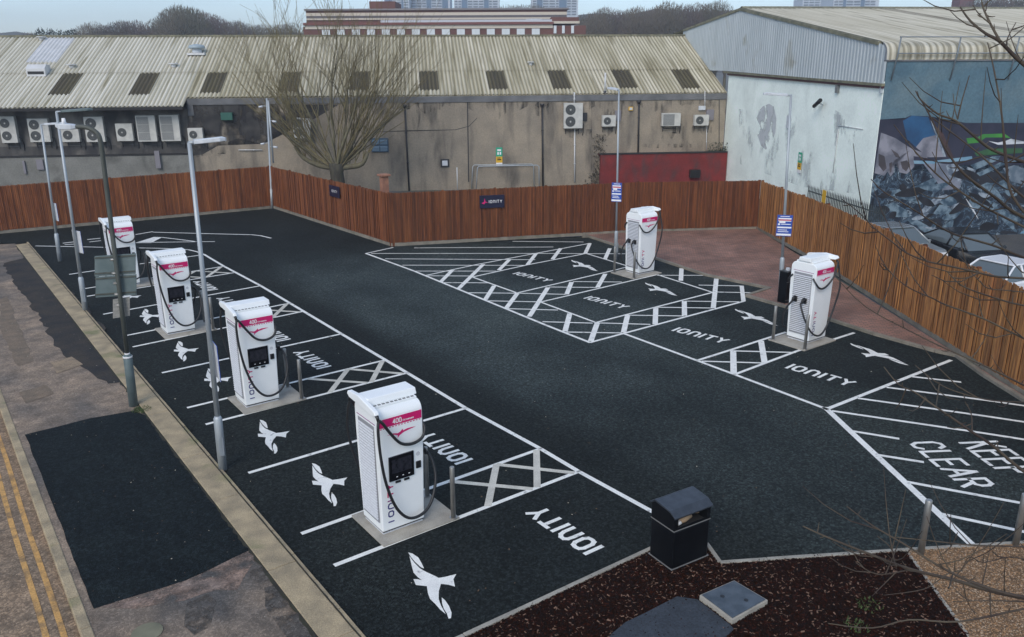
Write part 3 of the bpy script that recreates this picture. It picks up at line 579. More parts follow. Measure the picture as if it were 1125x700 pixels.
        # vertical name, navy to pink
        for i,(ch,mt) in enumerate(zip('IonITY',('navy','navy','navy','purple','pink','pink'))):
            mb=MB(); st=(0,.10,.25,.40,.48,.61)[i]; w={'I':.0,'o':.1,'n':.1,'T':.09,'Y':.09}[ch]
            strokes=FONT[ch][1]
            for s_ in strokes:
                pp=[(a*(w/.7 if w else 0),b*.095) for a,b in s_]
                for a,b in zip(pp[:-1],pp[1:]):
                    dx,dy=b[0]-a[0],b[1]-a[1]; L=math.hypot(dx,dy) or 1; ux,uy=dx/L*.0115,dy/L*.0115
                    q=[(a[0]-ux+uy,a[1]-uy-ux),(b[0]+ux+uy,b[1]+uy-ux),(b[0]+ux-uy,b[1]+uy+ux),(a[0]-ux-uy,a[1]-uy+ux)]
                    mb.add([P(-.20-c[1],.22+st*1.02+c[0],.001) for c in q],[(0,1,2,3)])
            mb.build('name_letter',M[mt],cab)
    # screen and reader on the front only
    mb=MB(); mb.bx((-.26,-.427,.99),(.49,0,0),(0,.03,0),(0,-.010,.46)); sc=mb.build('screen',M['screen'],root,bevel=.006)
    mb=MB(); mb.bx((-.21,-.4305,1.13),(.39,0,0),(0,.004,0),(0,-.006,.26)); mb.build('display',pmat('display_dim',(.012,.013,.018),(.03,.03,.04),14,.15,world=False),sc)
    mb=MB()
    for i in range(3):
        mb.bx((-.13+i*.12,-.4305,1.05),(.03,0,0),(0,.004,0),(0,0,.014))
    mb.build('screen_icons',M['signwhite'],sc)
    for x in (-.14,.03):
        mb=MB(); mb.bx((x,-.422,.935),(.10,0,0),(0,.03,0),(0,0,.035)); mb.build('card_slot',M['black'],root)
    mb=MB(); mb.bx((.275,-.43,1.09),(.095,0,0),(0,.03,0),(0,0,.13)); mb.build('card_reader',M['black'],root,bevel=.006)
    mb=MB(); mb.tube([(.32,-.411,1.36),(.32,-.419,1.36)],.04,12); mb.build('round_sticker',M['grille'],root)
    # connectors on the +x side
    for s in (-1,1):
        yy=s*.16
        mb=MB(); mb.bx((.44,yy-.05,1.16),(.06,0,0),(0,.10,0),(0,0,.15)); mb.build('holster',M['black'],root,bevel=.01)
        mb=MB(); mb.tube([(.46,yy,1.27),(.52,yy,1.30),(.59,yy,1.27),(.63,yy,1.17)],[.05,.048,.04,.03],8); mb.build('connector',M['black'],root)
    # cables
    rr=.027
    for s in (-1,1):
        yy=s*.16; yo=(-.585 if s<0 else .495)
        big=[(-.49,yo,2.23),(-.52,yo+s*.03,2.05),(-.50,s*.62,1.6),(-.40,s*.58,1.05),(-.22,s*.55,.55),(.02,s*.54,.27),(.30,s*.54,.26),(.53,s*.48,.42),(.69,s*.37,.75),(.71,s*.25,1.02),(.67,yy,1.17),(.63,yy,1.20)]
        mb=MB(); mb.tube(smoothpts(big),rr,8); mb.build('charging_cable',M['rubber'],root)
        up=[(-.49,yo,2.25),(-.42,yo+s*.015,2.18),(-.26,s*.55,1.94),(-.06,s*.51,1.70),(.16,s*.50,1.62),(.36,s*.50,1.67),(.46,s*.45,1.80),(.46,s*.34,1.92)]
        mb=MB(); mb.tube(smoothpts(up),rr,8); mb.build('retractor_cable',M['rubber'],root)
    return root
def bollard_mb(h,r=.045):
    mb=MB(); mb.tube([(0,0,0),(0,0,h-.012),(0,0,h)],[r,r,r*.86],16); return mb
def bollard(loc,h,label,mat='steel',r=.045,group=None):
    t=empty('bollard',loc); bollard_mb(h,r).build('post',M[mat],t); mb=MB(); mb.tube([(0,0,0),(0,0,.012)],r*1.7,16); mb.build('base_flange',M[mat],t)
    tag(t,label,'bollard',group)
proto=make_charger()
CH=[  # front-left foot px, rot, label
 ((417.2,587.1),0,'nearest white charging station with pink banner and black screen, closest to the litter bin'),
 ((269.5,448),0,'white charging station second from the front in the left row, behind the tall lamp post'),
 ((186,371.5),0,'white charging station third in the left row, behind the grey traffic sign back'),
 ((125,312),0,'farthest white charging station of the left row, half hidden by the grey traffic sign back'),
 ((888,379),180,'right hand white charging station standing beside the black cabinet and blue sign'),
 ((702,303),180,'white charging station on the far island in front of the brown fence')]
stations=[]
sp_=wB
Y1=flat(G(417.2,587.1)).y
for i,(px,rot,lab) in enumerate(CH):
    o=proto if i==0 else copy_tree(proto)
    p=flat(G(*px))
    if rot==0: p=Vector((-4.32+.42,.60+7.0*i,0))
    else: p=p+Vector((.42,.39,0))
    stations.append(p)
STG='white charging stations with hanging black cables'
# regular rhythm on the left: one station per marked strip
yc=[ (G(*E_[a]).y+G(*E_[b]).y)/2 for a,b in ((12,11),(9,8),(6,5),(3,2))]

ob_=[proto]+[o for o in bpy.data.objects if o.name.startswith('charging_station.')and o.parent is None]
for o,p,(px,rot,lab) in zip(ob_,stations,CH):
    o.location=(p.x,p.y,.035); o.scale=(1.0,1.0,1.025); o.rotation_euler=(0,0,R(rot)); tag(o,lab,'charging station',STG)
names=['nearest left charging station','second left charging station','third left charging station','farthest left charging station','charging station beside the black cabinet','far island charging station']
RB=flat(G(469.5,546.5))-stations[0]
for i,p in enumerate(stations):
    s=1 if i<4 else -1
    mb=MB(); xa,xb=p.x-.56*s,p.x+1.0*s
    mb.box(min(xa,xb),max(xa,xb),p.y-.66,p.y+.60,-.05,.035); o=mb.build('concrete_base',M['slab'],bevel=.008); tag(o,'pale concrete slab under the '+names[i],'concrete slab','concrete slabs under the charging stations')
    for j,dy in enumerate((-.60,.50)):
        q=Vector((p.x+(.90 if j==0 or s<0 else RB.x)*s,p.y+(dy if j==0 or s<0 else RB.y),.035)); bollard(q,1.03,('near' if j==0 else 'rear')+' steel bollard guarding the '+names[i],group='steel bollards beside the charging stations')
bollard(flat(G(1011,610)),1.05,'weathered steel post at the corner of the mulch bed behind thin branches',r=.055)
bollard(flat(G(1115,601)),1.02,'weathered steel post on the gravel edge at the right side of the picture',r=.055)
# ------------------------------------------------------------------ lamp posts
def poletop(base,px,py):
    b=G(*base); d=ray(px,py); fh=Vector((FW.x,FW.y,0)).normalized(); k=((b-CAM).dot(fh))/d.dot(fh); return flat(b),CAM+d*k
def lamp_post(base,top,head,label,r=.055,wide=.085,wh=1.15,mat='galv',headmat='lampwhite',sign=None,head_len=None):
    b,t=poletop(base,*top); e=empty('lamp_post',b)
    t=t-b; mb=MB(); w1=t*(wh/t.length)
    mb.tube([w1*.98,t],[r,r*.72],12); mb.build('pole',M[mat],e)
    mb=MB(); mb.tube([(0,0,-.02),w1,w1*1.05],[wide,wide,r],14); lo=mb.build('pole_base',M[mat],e)
    mb=MB(); dd=(Vector((0,-1,0))); mb.bx((-.045,-wide-.004,.35),(.09,0,0),(0,.012,0),(0,0,.4)); mb.build('access_door',M[mat],lo)
    if head:
        # head: px of outer end; lies horizontally at top height
        q=G(head[0],head[1],t.z+b.z) if False else None
        dv=RT*head[0]+Vector((FW.x,FW.y,0)).normalized()*head[1]; dv.z=.05; L=dv.length; dv=dv/L
        side=Vector((-dv.y,dv.x,0)).normalized()
        mb=MB(); mb.tube([t-dv*.02,t+dv*.2*L],[.03,.03],8); mb.build('bracket',M[mat],e)
        mb=MB(); c=t+dv*(.15*L); 
        P=[(0,.05),(.3,.11),(.85,.12),(1,.06)]
        vs=[];
        for s_,w in P:
            for zz in (-.03,.045 if s_<.9 else .02):
                for sg in (-1,1): vs.append(c+dv*(s_*L)+side*(sg*w)+Vector((0,0,zz)))
        fs=[(0,1,3,2)[::-1],(12,13,15,14)]
        for i in range(3):
            a=i*4; fs+=[(a,a+4,a+5,a+1),(a+2,a+3,a+7,a+6),(a,a+2,a+6,a+4),(a+1,a+5,a+7,a+3)]
        mb.add(vs,fs); hd=mb.build('lamp_head',M[headmat],e,bevel=.01)
        mb=MB(); mb.bx(c+dv*(.35*L)-side*.08+Vector((0,0,-.034)),dv*(.45*L),side*.16,(0,0,.006)); mb.build('lens',M['signwhite'],hd)
    tag(e,label,'lamp post','lamp posts around the car park'); return e,b,t
def info_board(pl,e_or_loc,center,nrm,w,h,label,lines):
    """blue parking information board. center in world, facing nrm"""
    n=Vector(nrm).normalized(); s=Vector((0,0,1)).cross(n).normalized()
    o=empty('information_sign',center); 
    mb=MB(); mb.bx(-s*w/2-Vector((0,0,h/2))-n*.01,s*w,n*.012,(0,0,h)); mb.build('plate',M['signblue'],o)
    mb=MB(); mb.bx(-s*w/2-Vector((0,0,h/2))-n*.016,s*w,n*.0055,(0,0,h)); mb.build('plate_back',M['lampwhite'],o)
    mb=MB(); a=MB()
    def bar(m,x0,x1,z0,z1,e=.0035): m.add([s*x+n*e+Vector((0,0,z)) for x,z in ((x0*w,z0*h),(x1*w,z0*h),(x1*w,z1*h),(x0*w,z1*h))],[(0,1,2,3)])
    bar(mb,-.42,.42,.30,.36); bar(mb,-.3,.3,.42,.45); bar(mb,-.35,.05,.12,.2); bar(mb,-.42,-.28,.02,.1); bar(mb,-.22,.4,.05,.085); bar(mb,-.46,.46,-.12,-.05); bar(mb,-.4,.2,-.22,-.19); bar(mb,-.4,.3,-.30,-.27); bar(mb,-.47,.47,-.47,-.38)
    bar(a,-.42,.42,.24,.29); bar(mb,-.42,.42,.20,.235)
    mb.build('white_text_bands',M['signwhite'],o); a.build('red_band',M['signred'],o)
    tag(o,label,'sign'); return o
e1,b1,t1_=lamp_post((245,516),(208,157),(.55,.1),'tallest nearest galvanised lamp post standing on the concrete strip left of the bays')
e3,b3,t3_=lamp_post((94,342),(62,123),(.85,.3),'galvanised lamp post with a dark blue lamp head in front of the air conditioners',headmat='signback')
e4,b4,t4_=lamp_post((66,287),(45,137),(.9,0),'farthest galvanised lamp post in the left row with a flat white lamp head')
e6,b6,t6_=lamp_post((676.5,286),(680,99),(-.3,.55),'slim lamp post behind the far island charging station',wh=1.2,r=.045,wide=.075)
pb=flat(G(858,334)); pt=(858,334)
e7,b7,t7_=lamp_post((857,331),(869,105),(-.75,.1),'lamp post with blue information sign between white wall and black cabinet',wh=1.5,r=.05,wide=.08)
def onpole(b,t,f): return b+t*f
# info boards
def board_at(b,t,py,nrm,w,h,label):
    # find fraction where pole image y==py
    lo,hi=0,1
    for _ in range(40):
        m_=(lo+hi)/2
        if pix(b+t*m_)[1]>py: lo=m_
        else: hi=m_
    n=Vector(nrm).normalized(); return info_board(None,None,b+t*lo+n*.085,nrm,w,h,label,0)
board_at(b7,t7_,247.5,(-.75,-.66,0),.50,.72,'blue information sign on the lamp post beside the white wall')
board_at(b6,t6_,211,(-.75,-.5,0),.42,.78,'small blue information sign on the slim lamp post by the far island')
board_at(b1,t1_,397,(1,-.1,0),.50,.74,'blue information sign seen edge on, on the nearest lamp post')
board_at(b3,t3_,266,(1,.35,0),.50,.74,'blue information sign seen edge on, on the lamp post near the grey sign back')
board_at(b4,t4_,233,(1,.2,0),.50,.74,'blue information sign seen edge on, on the farthest left lamp post')
# old street light with curved arm and sign
b,t=poletop((147,447),112,165); e=empty('street_light',b); t=t-b
mb=MB(); w1=t*(1.32/t.length); mb.tube([(0,0,-.02),w1,w1*1.04],[.105,.10,.06],14); mb.build('pole_base',M['signback'],e)
mb=MB(); pts=[w1,t*.6,t]
def offs(px,py):
    d=ray(px,py); fh=Vector((FW.x,FW.y,0)).normalized(); k=((b-CAM).dot(fh))/d.dot(fh); return CAM+d*k-b
pts+= [offs(109,150),offs(103,143.5),offs(95,140),offs(84,139)]
mb.tube([w1,t*.5]+smoothpts(pts[2:],5),.052,12); mb.build('pole',M['darkpole'],e)
a,c=offs(84,139),offs(62,137.5); dv=(c-a); side=Vector((-dv.y,dv.x,0)).normalized()
mb=MB(); vs=[]
for s_,w,h_ in ((0,.05,.04),(.2,.1,.07),(.75,.13,.08),(1,.07,.04)):
    for zz in (-h_,h_*.6):
        for sg in (-1,1): vs.append(a+dv*s_+side*(sg*w)+Vector((0,0,zz)))
fs=[(0,2,3,1),(12,13,15,14)]
for i in range(3):
    q=i*4; fs+=[(q,q+1,q+5,q+4),(q+2,q+6,q+7,q+3),(q,q+4,q+6,q+2),(q+1,q+3,q+7,q+5)]
mb.add(vs,fs); hd=mb.build('lantern',M['lampwhite'],e,bevel=.015)
mb=MB(); cc=a+dv*.6; mb.tube([cc+Vector((0,0,.04)),cc+Vector((0,0,.16))],[.05,.035],8); mb.build('photocell',M['signwhite'],hd)
mb=MB(); q=t*.22; f1=w1*1.02; mb.tube([f1,f1+Vector((0,0,.05))],.062,12); mb.tube([w1*.97,w1*1.0],.108,12); mb.build('white_tape',M['signwhite'],e)
tag(e,'old dark street light with curved arm and lantern standing at the edge of the footway','street light')
# traffic sign, seen from behind
def sgn(px0,py0,px1,py1,name,mat,par,off):
    fh=Vector((FW.x,FW.y,0)).normalized(); d0=((b-CAM).dot(fh))+off
    P=[]
    for (x,y) in ((px0,py1),(px1,py1-3),(px1,py0-3),(px0,py0)):
        d=ray(x,y); P.append(CAM+d*(d0/d.dot(fh)))
    return P,fh
se=empty('traffic_sign',b+Vector((0,0,0)))
for k,(x0,y0,x1,y1) in enumerate(((104,281.5,149,304),(105,304.3,149.8,327))):
    P,fh=sgn(x0,y0,x1,y1,'',None,None,.11)
    P=[p-b for p in P]; mb=MB(); mb.add([p for p in P]+[p+fh*.012 for p in P],[(0,3,2,1),(4,5,6,7),(0,1,5,4),(1,2,6,5),(2,3,7,6),(3,0,4,7)])
    pl=mb.build('sign_panel',M['signback'],se)
    mb=MB()
    for f_ in (.12,.88):
        a=P[0]+(P[3]-P[0])*f_; c=P[1]+(P[2]-P[1])*f_; mb.bx(a-fh*.028,c-a,fh*.026,(0,0,.03))
    mb.build('rail',M['darkpole'],pl)
P,fh=sgn(124,329,142.5,350,'',None,None,.11); P=[p-b for p in P]
mb=MB(); mb.add(P+[p+fh*.01 for p in P],[(0,3,2,1),(4,5,6,7),(0,1,5,4),(1,2,6,5),(2,3,7,6),(3,0,4,7)]); mb.build('lower_plate',pmat('plate_back_pale',(.20,.20,.19),(.27,.27,.25),20,.5),se)
mb=MB()
for py in (285,300,311,323,335): 
    mb.tube([offs(120+.12*(py-250),py)-Vector((0,0,.02)),offs(120+.12*(py-250),py)+Vector((0,0,.02))],.065,12)
mb.build('pole_clamp',M['steel'],se)
tag(se,'grey back of a two panel traffic sign fixed to the old street light','traffic sign')
# CCTV pole in the back corner
b5,t5=poletop((299,229),293,108); e=empty('camera_pole',b5); t5-=b5
mb=MB(); mb.tube([(0,0,0),t5*.18,t5*.181,t5],[.08,.08,.06,.05],10); mb.build('pole',M['galv'],e)
mb=MB(); s_=Vector((.16,-.1,0)); mb.tube([t5*.42+s_,t5*.98+s_*.4],.05,8); mb.build('conduit',M['galv'],e)
for f_,sd in ((.93,-1),(.60,-1),(.57,1),(.8,1)):
    c=t5*f_; d=(RT*sd*.42+Vector((0,0,.03))); mb=MB(); mb.tube([c,c+d*.7],.02,6); br=mb.build('camera_arm',M['galv'],e); mb=MB(); mb.tube([c+d*.6-Vector((0,0,.03)),c+d*1.1-Vector((0,0,.08))],.055,8); mb.build('camera',M['lampwhite'],br)
tag(e,'grey pole carrying security cameras in the back corner at the fence','camera pole')
# black cabinet
b_=G(856.5,331); e=empty('feeder_cabinet',(b_.x-.05,b_.y-.25,.05),R(-2))
mb=MB(); mb.box(-.22,.22,-.16,.16,0,1.08); cb=mb.build('cabinet',M['binblack'],e,bevel=.012)
mb=MB(); mb.box(-.235,.235,-.175,.175,1.08,1.11); mb.build('lid',M['black'],e,bevel=.008)
mb=MB(); mb.box(-.225,.225,-.1655,-.1605,.74,.75); mb.box(-.225,.225,-.1655,-.1605,.10,.11); mb.build('trim',M['bintrim'],cb)
mb=MB(); mb.box(-.05,.05,-.05,.05,1.11,1.2); mb.build('top_sleeve',M['lampwhite'],e)
tag(e,'black metal cabinet standing left of the right hand charging station','cabinet')
# ------------------------------------------------------------------ litter bin
pf=flat(G(737.7,628.9)); pl_=flat(G(718.5,613)); pr_=flat(G(779.8,611.5))
ang=math.atan2((pr_-pf).y,(pr_-pf).x)
WB_,DB_=.80,.56
e=empty('litter_bin',pf,ang)
mb=MB(); mb.box(0,WB_,0,DB_,.03,.74); body=mb.build('body',M['binblack'],e,bevel=.03)
mb=MB(); mb.box(-.012,WB_+.012,-.012,DB_+.012,0,.045); mb.build('skirt',M['binblack'],e,bevel=.01)
mb=MB(); mb.box(-.014,WB_+.014,-.014,DB_+.014,.04,.055); mb.build('lower_trim',M['bintrim'],body,bevel=.004)
mb=MB(); mb.box(-.006,WB_+.006,-.006,DB_+.006,.74,.755); mb.build('upper_trim',M['bintrim'],body,bevel=.004)
# hood: open slot in front, cheeks, sloped lid
mb=MB(); mb.prism([(0,.755),(DB_,.755),(DB_,1.02),(DB_*.82,1.10),(.10,1.06),(0,1.0)],0,.09,lambda y,z,x:(x,y,z)); mb.prism([(0,.755),(DB_,.755),(DB_,1.02),(DB_*.82,1.10),(.10,1.06),(0,1.0)],WB_-.09,WB_,lambda y,z,x:(x,y,z))
mb.box(.09,WB_-.09,DB_-.04,DB_,.755,1.02); mb.box(.09,WB_-.09,0,.02,.755,.80); mb.box(.09,WB_-.09,0,.03,.955,1.0); mb.build('hood',M['binblack'],e,bevel=.008)
mb=MB(); mb.prism([(-.03,.985),(-.03,1.01),(.10,1.09),(DB_*.82,1.13),(DB_+.03,1.04),(DB_+.03,1.01),(DB_*.82,1.095),(.10,1.055)],-.02,WB_+.02,lambda y,z,x:(x,y,z)); mb.build('lid',M['binlid'],e,bevel=.006)
mb=MB(); mb.box(.09,WB_-.09,.02,DB_-.04,.755,.76); mb.build('liner',M['dark'],e)
mb=MB(); mb.tube([(.17,.10,.83),(.30,.11,.85),(.44,.10,.88)],[.045,.07,.05],8); mb.tube([(.62,.15,.84),(.66,.2,.9)],[.05,.02],6)
lt=mb.build('paper_bag',M['litter']); mb=MB(); mb.tube([(.13,.07,.81),(.19,.08,.84)],[.03,.05],7); l2=mb.build('paper_cup',M['litterw'])
for o,lb in ((lt,'crumpled brown paper bag stuffed in the slot of the black bin'),(l2,'small white cup in the slot of the black bin')):
    o.location=pf; o.rotation_euler=(0,0,ang); tag(o,lb,'litter')
tag(e,'black hooded litter bin with full slot standing at the mulch bed corner','litter bin')
# manhole slabs
P=GP([(768,660.5),(806,644),(843,666),(804,688)]); mb=MB()
mb.add([(p.x,p.y,z) for z in (.0,.11) for p in P],[(0,1,2,3),(7,6,5,4),(0,4,5,1),(1,5,6,2),(2,6,7,3),(3,7,4,0)]); cs=mb.build('frame',M['slab'],None,bevel=.006)
e=empty('access_cover',(0,0,0)); cs.parent=e
c=sum(P,Vector())/4; Q=[c+(p-c)*.93 for p in P]; mb=MB(); mb.add([(p.x,p.y,z) for z in (.112,.122) for p in Q],[(0,1,2,3),(7,6,5,4),(0,4,5,1),(1,5,6,2),(2,6,7,3),(3,7,4,0)]); mb.build('cover_plate',M['metalcover'],e)
mb=MB()
for a_,b2 in ((.35,.3),(.7,.7)): q=Q[0]+(Q[1]-Q[0])*a_+(Q[3]-Q[0])*b2; mb.tube([(q.x,q.y,.123),(q.x,q.y,.127)],.035,10)
mb.build('lifting_eye',M['black'],e)
tag(e,'square steel access cover in a pale concrete frame lying in the mulch','access cover')
P=GP([(662,712),(671.5,699),(687,686),(708,676),(743.5,657.5),(766,661),(802,688.6),(806,693.5),(775,722)]); mb=MB(); mb.prism([(p.x,p.y) for p in P],0,.045)
o=mb.build('stone_slab',M['darkslab'],bevel=.01); tag(o,'large dark grey slab lying in the mulch beside the steel access cover','slab')
# ------------------------------------------------------------------ fences
def fence(P,hs,mat,label,group='brown timber fence runs',tg=1.0):
    """vertical board fence along the polyline P with heights hs"""
    P=[flat(p) for p in P]; e=empty('timber_fence',P[0]); mb=MB(); pm=MB(); gb=MB(); cp_=MB()
    for (a,b_),(h0,h1) in zip(zip(P[:-1],P[1:]),zip(hs[:-1],hs[1:])):
        L=(b_-a).length; d=(b_-a)/L; n=Vector((-d.y,d.x,0)); s=0
        if (CAM-a).dot(n)>0: n=-n      # n points away from viewer
        while s<L:
            w=random.uniform(.068,.086); h=h0+(h1-h0)*s/L+random.uniform(-.012,.012); o_=n*random.choice((0,.03))+n*random.uniform(0,.004)
            A=a+d*s-P[0]+o_; e2=min(s+w-.012,L)-s
            tn=random.choice((.7,.85,.95,1.0,1.05,1.2))*random.uniform(.85,1.15)*tg
            mb.bx(A+Vector((0,0,.16)),d*e2,n*.016,(0,0,h-.16),tn); s+=w
        k=max(1,round(L/2.7))
        for i in range(k+1):
            A=a+d*(L*i/k)-P[0]+n*.065; pm.bx(A-d*.05,d*.10,n*.10,(0,0,h0+(h1-h0)*i/k+.02))
            if i<k:
                gb.bx(A-n*.045,d*(L/k),n*.035,(0,0,.155)); pm.bx(A-n*.012+Vector((0,0,.16)),d*(L/k),n*.006,(0,0,h0+(h1-h0)*i/k-.2),.6)
                for z in (.4,1.2,1.95): pm.bx(A-n*.01+Vector((0,0,z)),d*(L/k),n*.04,(0,0,.09))
    mb.build('boards',mat,e); pm.build('posts_and_rails',M['fence'],e); gb.build('gravel_board',M['kerbgrey'],e)
    tag(e,label,'fence',group)
h_=2.36
fence([fl0,fc1],[2.28,2.4],M['fence'],'brown timber fence along the back left edge below the air conditioners',tg=1.35)
fmid=G(365,250)
fence([fc1,fmid,fc2],[2.4,2.4,2.42],M['fence'],'brown timber fence running from the back corner towards the island past the tree',tg=1.3)
fence([fc2,G(600,261.5),G(700,256),fcorner],[2.42,2.46,2.46,2.42],M['fence'],'brown timber fence behind the island carrying the dark name sign')
fence([fcorner,G(900,291),G(1000,356),fend,fr1],[2.42,2.5,2.55,2.6,2.6],M['fencer'],'weathered lighter timber fence along the right side in front of the parked cars')
# signs on the fence
def fsign(x0,y0,x1,y1,A,Bp,big,label):
    A,Bp=flat(A),flat(Bp); d=(Bp-A).normalized(); n=Vector((-d.y,d.x,0)); n=n if (CAM-A).dot(n)>0 else -n
    c=A.dot(n)+.04
    def on(x,y): r=ray(x,y); k=(c-CAM.dot(n))/r.dot(n); return CAM+r*k
    p0=on(x0,y1); p1=on(x1,y1); p3=on(x0,y0); w=(flat(p1)-flat(p0)).length; h=p3.z-p0.z; ux=(flat(p1)-flat(p0)).normalized(); o0=Vector((p0.x,p0.y,p0.z))
    e=empty('name_sign',o0); mb=MB(); mb.bx((0,0,0),ux*w,n*.02,(0,0,h)); mb.build('plate',M['signdark'],e)
    mb=MB(); textmesh(mb,'IonITY',lambda s,t,q:ux*(w*(.38 if big else .25)+s)+n*(.022+q)+Vector((0,0,h*.4+t)),w*.52,h*.2,h*.035,.5); mb.build('lettering',M['signwhite'],e)
    if big:
        mb=MB(); cx=w*.2
        mb.add([ux*(cx+a*h)+n*.023+Vector((0,0,h*.5+b*h)) for a,b in ((-.25,-.1),(-.05,.0),(.0,.28),(.06,.02),(.27,-.08),(.04,-.06),(-.02,-.2))],[(0,6,5),(0,5,1),(1,5,3),(1,3,2),(3,5,4)]); mb.build('bird_emblem',M['signpink'],e)
    tag(e,label,'sign')
fsign(527,215,554,229,fc2,G(600,261.5),True,'dark name sign with pink bird on the fence behind the island')
fsign(362.5,203,373.5,215,fmid,fc2,False,'small dark name sign on the fence below the bare tree')
fence_s=None
# ------------------------------------------------------------------ long industrial building
bl=empty('industrial_building',B(0,0,0)); O=B(0,0,0)
def LB(u,e,z): return B(u,e,z)-O
def bb(mb,u0,u1,e0,e1,z0,z1): mb.box(u0,u1,e0,e1,z0,z1,1.0,LB)
U205=WL(205,110)[0]
mb=MB(); bb(mb,U205,UE-.05,0,.3,-.1,ZE-.35); mb.build('wall',M['render'],bl)
mb=MB(); bb(mb,U205,UE-.05,-.06,.36,ZE-.35,ZE+.02); bb(mb,U205,U205+.35,-.05,0,ZE-1.0,ZE-.35); mb.build('parapet',M['parapet'],bl)
# left, lower section
mb=MB(); bb(mb,-44,U205-.003,.45,.7,-.1,ZE-.2); mb.build('upper_wall',M['stain'],bl)
zl=WL(100,172,-.25)[1]; mb=MB(); bb(mb,-44,U205-.003,-.15,.45,-.1,zl); mb.build('lower_wall',M['renderl'],bl)
mb=MB(); bb(mb,-44,U205-.003,-.19,.45,zl,zl+.05); mb.build('ledge',M['dark'],bl)
# lighter rendered band behind the units
z1=WL(100,160,.44)[1]; z2=WL(100,130,.44)[1]
mb=MB(); bb(mb,-44,U205-.003,.445,.449,z1,z2+.9); mb.build('render_band',pmat('grimy_band',(.19,.18,.165),(.10,.10,.095),1.2,.9,c3=(.04,.04,.04),s3=.8,s3s=(1,1,.5)),bl)
mb=MB(); bb(mb,-44,U205-.003,.43,.444,z2+.9,z2+1.25); mb.build('red_fascia',pmat('red_fascia',(.085,.03,.026),rough=.8),bl)
EL=-1.0
# corrugated roof, two courses that lap
def corr(u0,u1,e0,e1,zo,mat,name,par,pitch=.25,amp=.045,zf=lambda e:ZE+SL*e,sub=6,rows=2):
    n=int((u1-u0)/pitch*sub); vs=[];fs=[]
    for j in range(rows):
        e=e0+(e1-e0)*j/(rows-1)
        for i in range(n+1):
            u=u0+(u1-u0)*i/n; vs.append(LB(u,e,zf(e)+zo+amp*math.sin(2*math.pi*u/pitch)))
    for j in range(rows-1):
        for i in range(n): a=j*(n+1)+i; fs.append((a,a+1,a+n+2,a+n+1))
    mb=MB(); mb.add(vs,fs,1.0,True); 
    mb.add([(v[0],v[1],v[2]-.05) for v in [vs[0],vs[n],vs[-1],vs[n+1]]],[(0,1,2,3)])
    return mb.build(name,mat,par)
eJ=RP(450,78.5)[1]
uS=RP(88,60)[0]; uS2=RP(205,100)[0]
corr(-46,U205-.02,EL,eJ,.05,M['roofl'],'roof',bl); corr(U205-.02,UE,.1,eJ,.05,M['roof'],'roof',bl)
corr(-46,U205-.02,eJ-.15,ER,.085,M['roofl'],'roof',bl); corr(U205-.02,UE,eJ-.15,ER,.085,M['roof'],'roof',bl)
mb=MB(); mb.box(-46,UE,ER-.12,ER+.12,ZR+.08,ZR+.2,1.0,LB); mb.build('ridge_cap',M['mossy'],bl)
# back slope
mb=MB(); mb.add([LB(-46,ER,ZR),LB(UE,ER,ZR),LB(UE,ER*2,ZE),LB(-46,ER*2,ZE)],[(0,1,2,3)]); mb.build('rear_roof',M['roof'],bl)
mb=MB(); mb.box(-46,U205-.02,EL-.02,EL+.04,ZE+SL*EL-.16,ZE+SL*EL-.0,1.0,LB); mb.box(-46,U205-.02,EL+.04,.45,ZE+SL*EL-.16,ZE+SL*EL-.12,1.0,LB); mb.build('eave_gutter',M['dark'],bl)
for (xt,yt),(xb,yb) in (((82,80),(66,105)),((163,80),(153,105)),((241,79),(233,103)),((319,79),(318,102)),((395.5,77.7),(394.7,100)),((469,77),(471,100)),((541,76.8),(546,99)),((611,76.4),(618,98.5)),((679,76.4),(688.5,97.6)),((746.5,75),(757,98))):
    u=(RP(xt,yt)[0]+RP(xb,yb)[0])/2; e0=RP(xb,yb)[1]; w=.62; u=round(u/.25)*.25
    corr(u-w,u+w,e0,eJ-.16,.062,M['rooflight'],'roof_light',bl)
p0=RP(52,42.5); p1=RP(88,42.5); p3=RP(37,70)
corr(p0[0],p1[0]-.3,p3[1],ER-.2,.10,M['roofnew'],'pale_roof_sheet',bl)
# stains: soot patches on the right wall (own shapes)
def wallpatch(px,name,mat,e=-.004):
    P=[WL(x,y) for x,y in px]; bm=bmesh.new(); f=bm.faces.new([bm.verts.new(LB(u,e,min(z,ZE-.36))) for u,z in P]); bmesh.ops.triangulate(bm,faces=[f]); me=bpy.data.meshes.new(name); bm.to_mesh(me); bm.free(); me.materials.append(mat); o=bpy.data.objects.new(name,me); COL.objects.link(o); o.parent=bl; return o
wallpatch([(206,116),(345,115),(343,128),(320,140),(296,135),(290,148),(262,143),(240,150),(222,160),(206,163)],'soot_patch',soot) if 0 else None
def ragged(x0,x1,y0,y1,n,seed):
    r=random.Random(seed); top=[(x0+(x1-x0)*i/n,y0) for i in range(n+1)]; bot=[(x0+(x1-x0)*i/n,y0+(y1-y0)*r.uniform(.25,1)) for i in range(n+1)]; return top+bot[::-1]
st2=pmat('dirt_streak',(.05,.048,.044),(.10,.095,.085),2.5,.9,stretch=(2,2,.3))
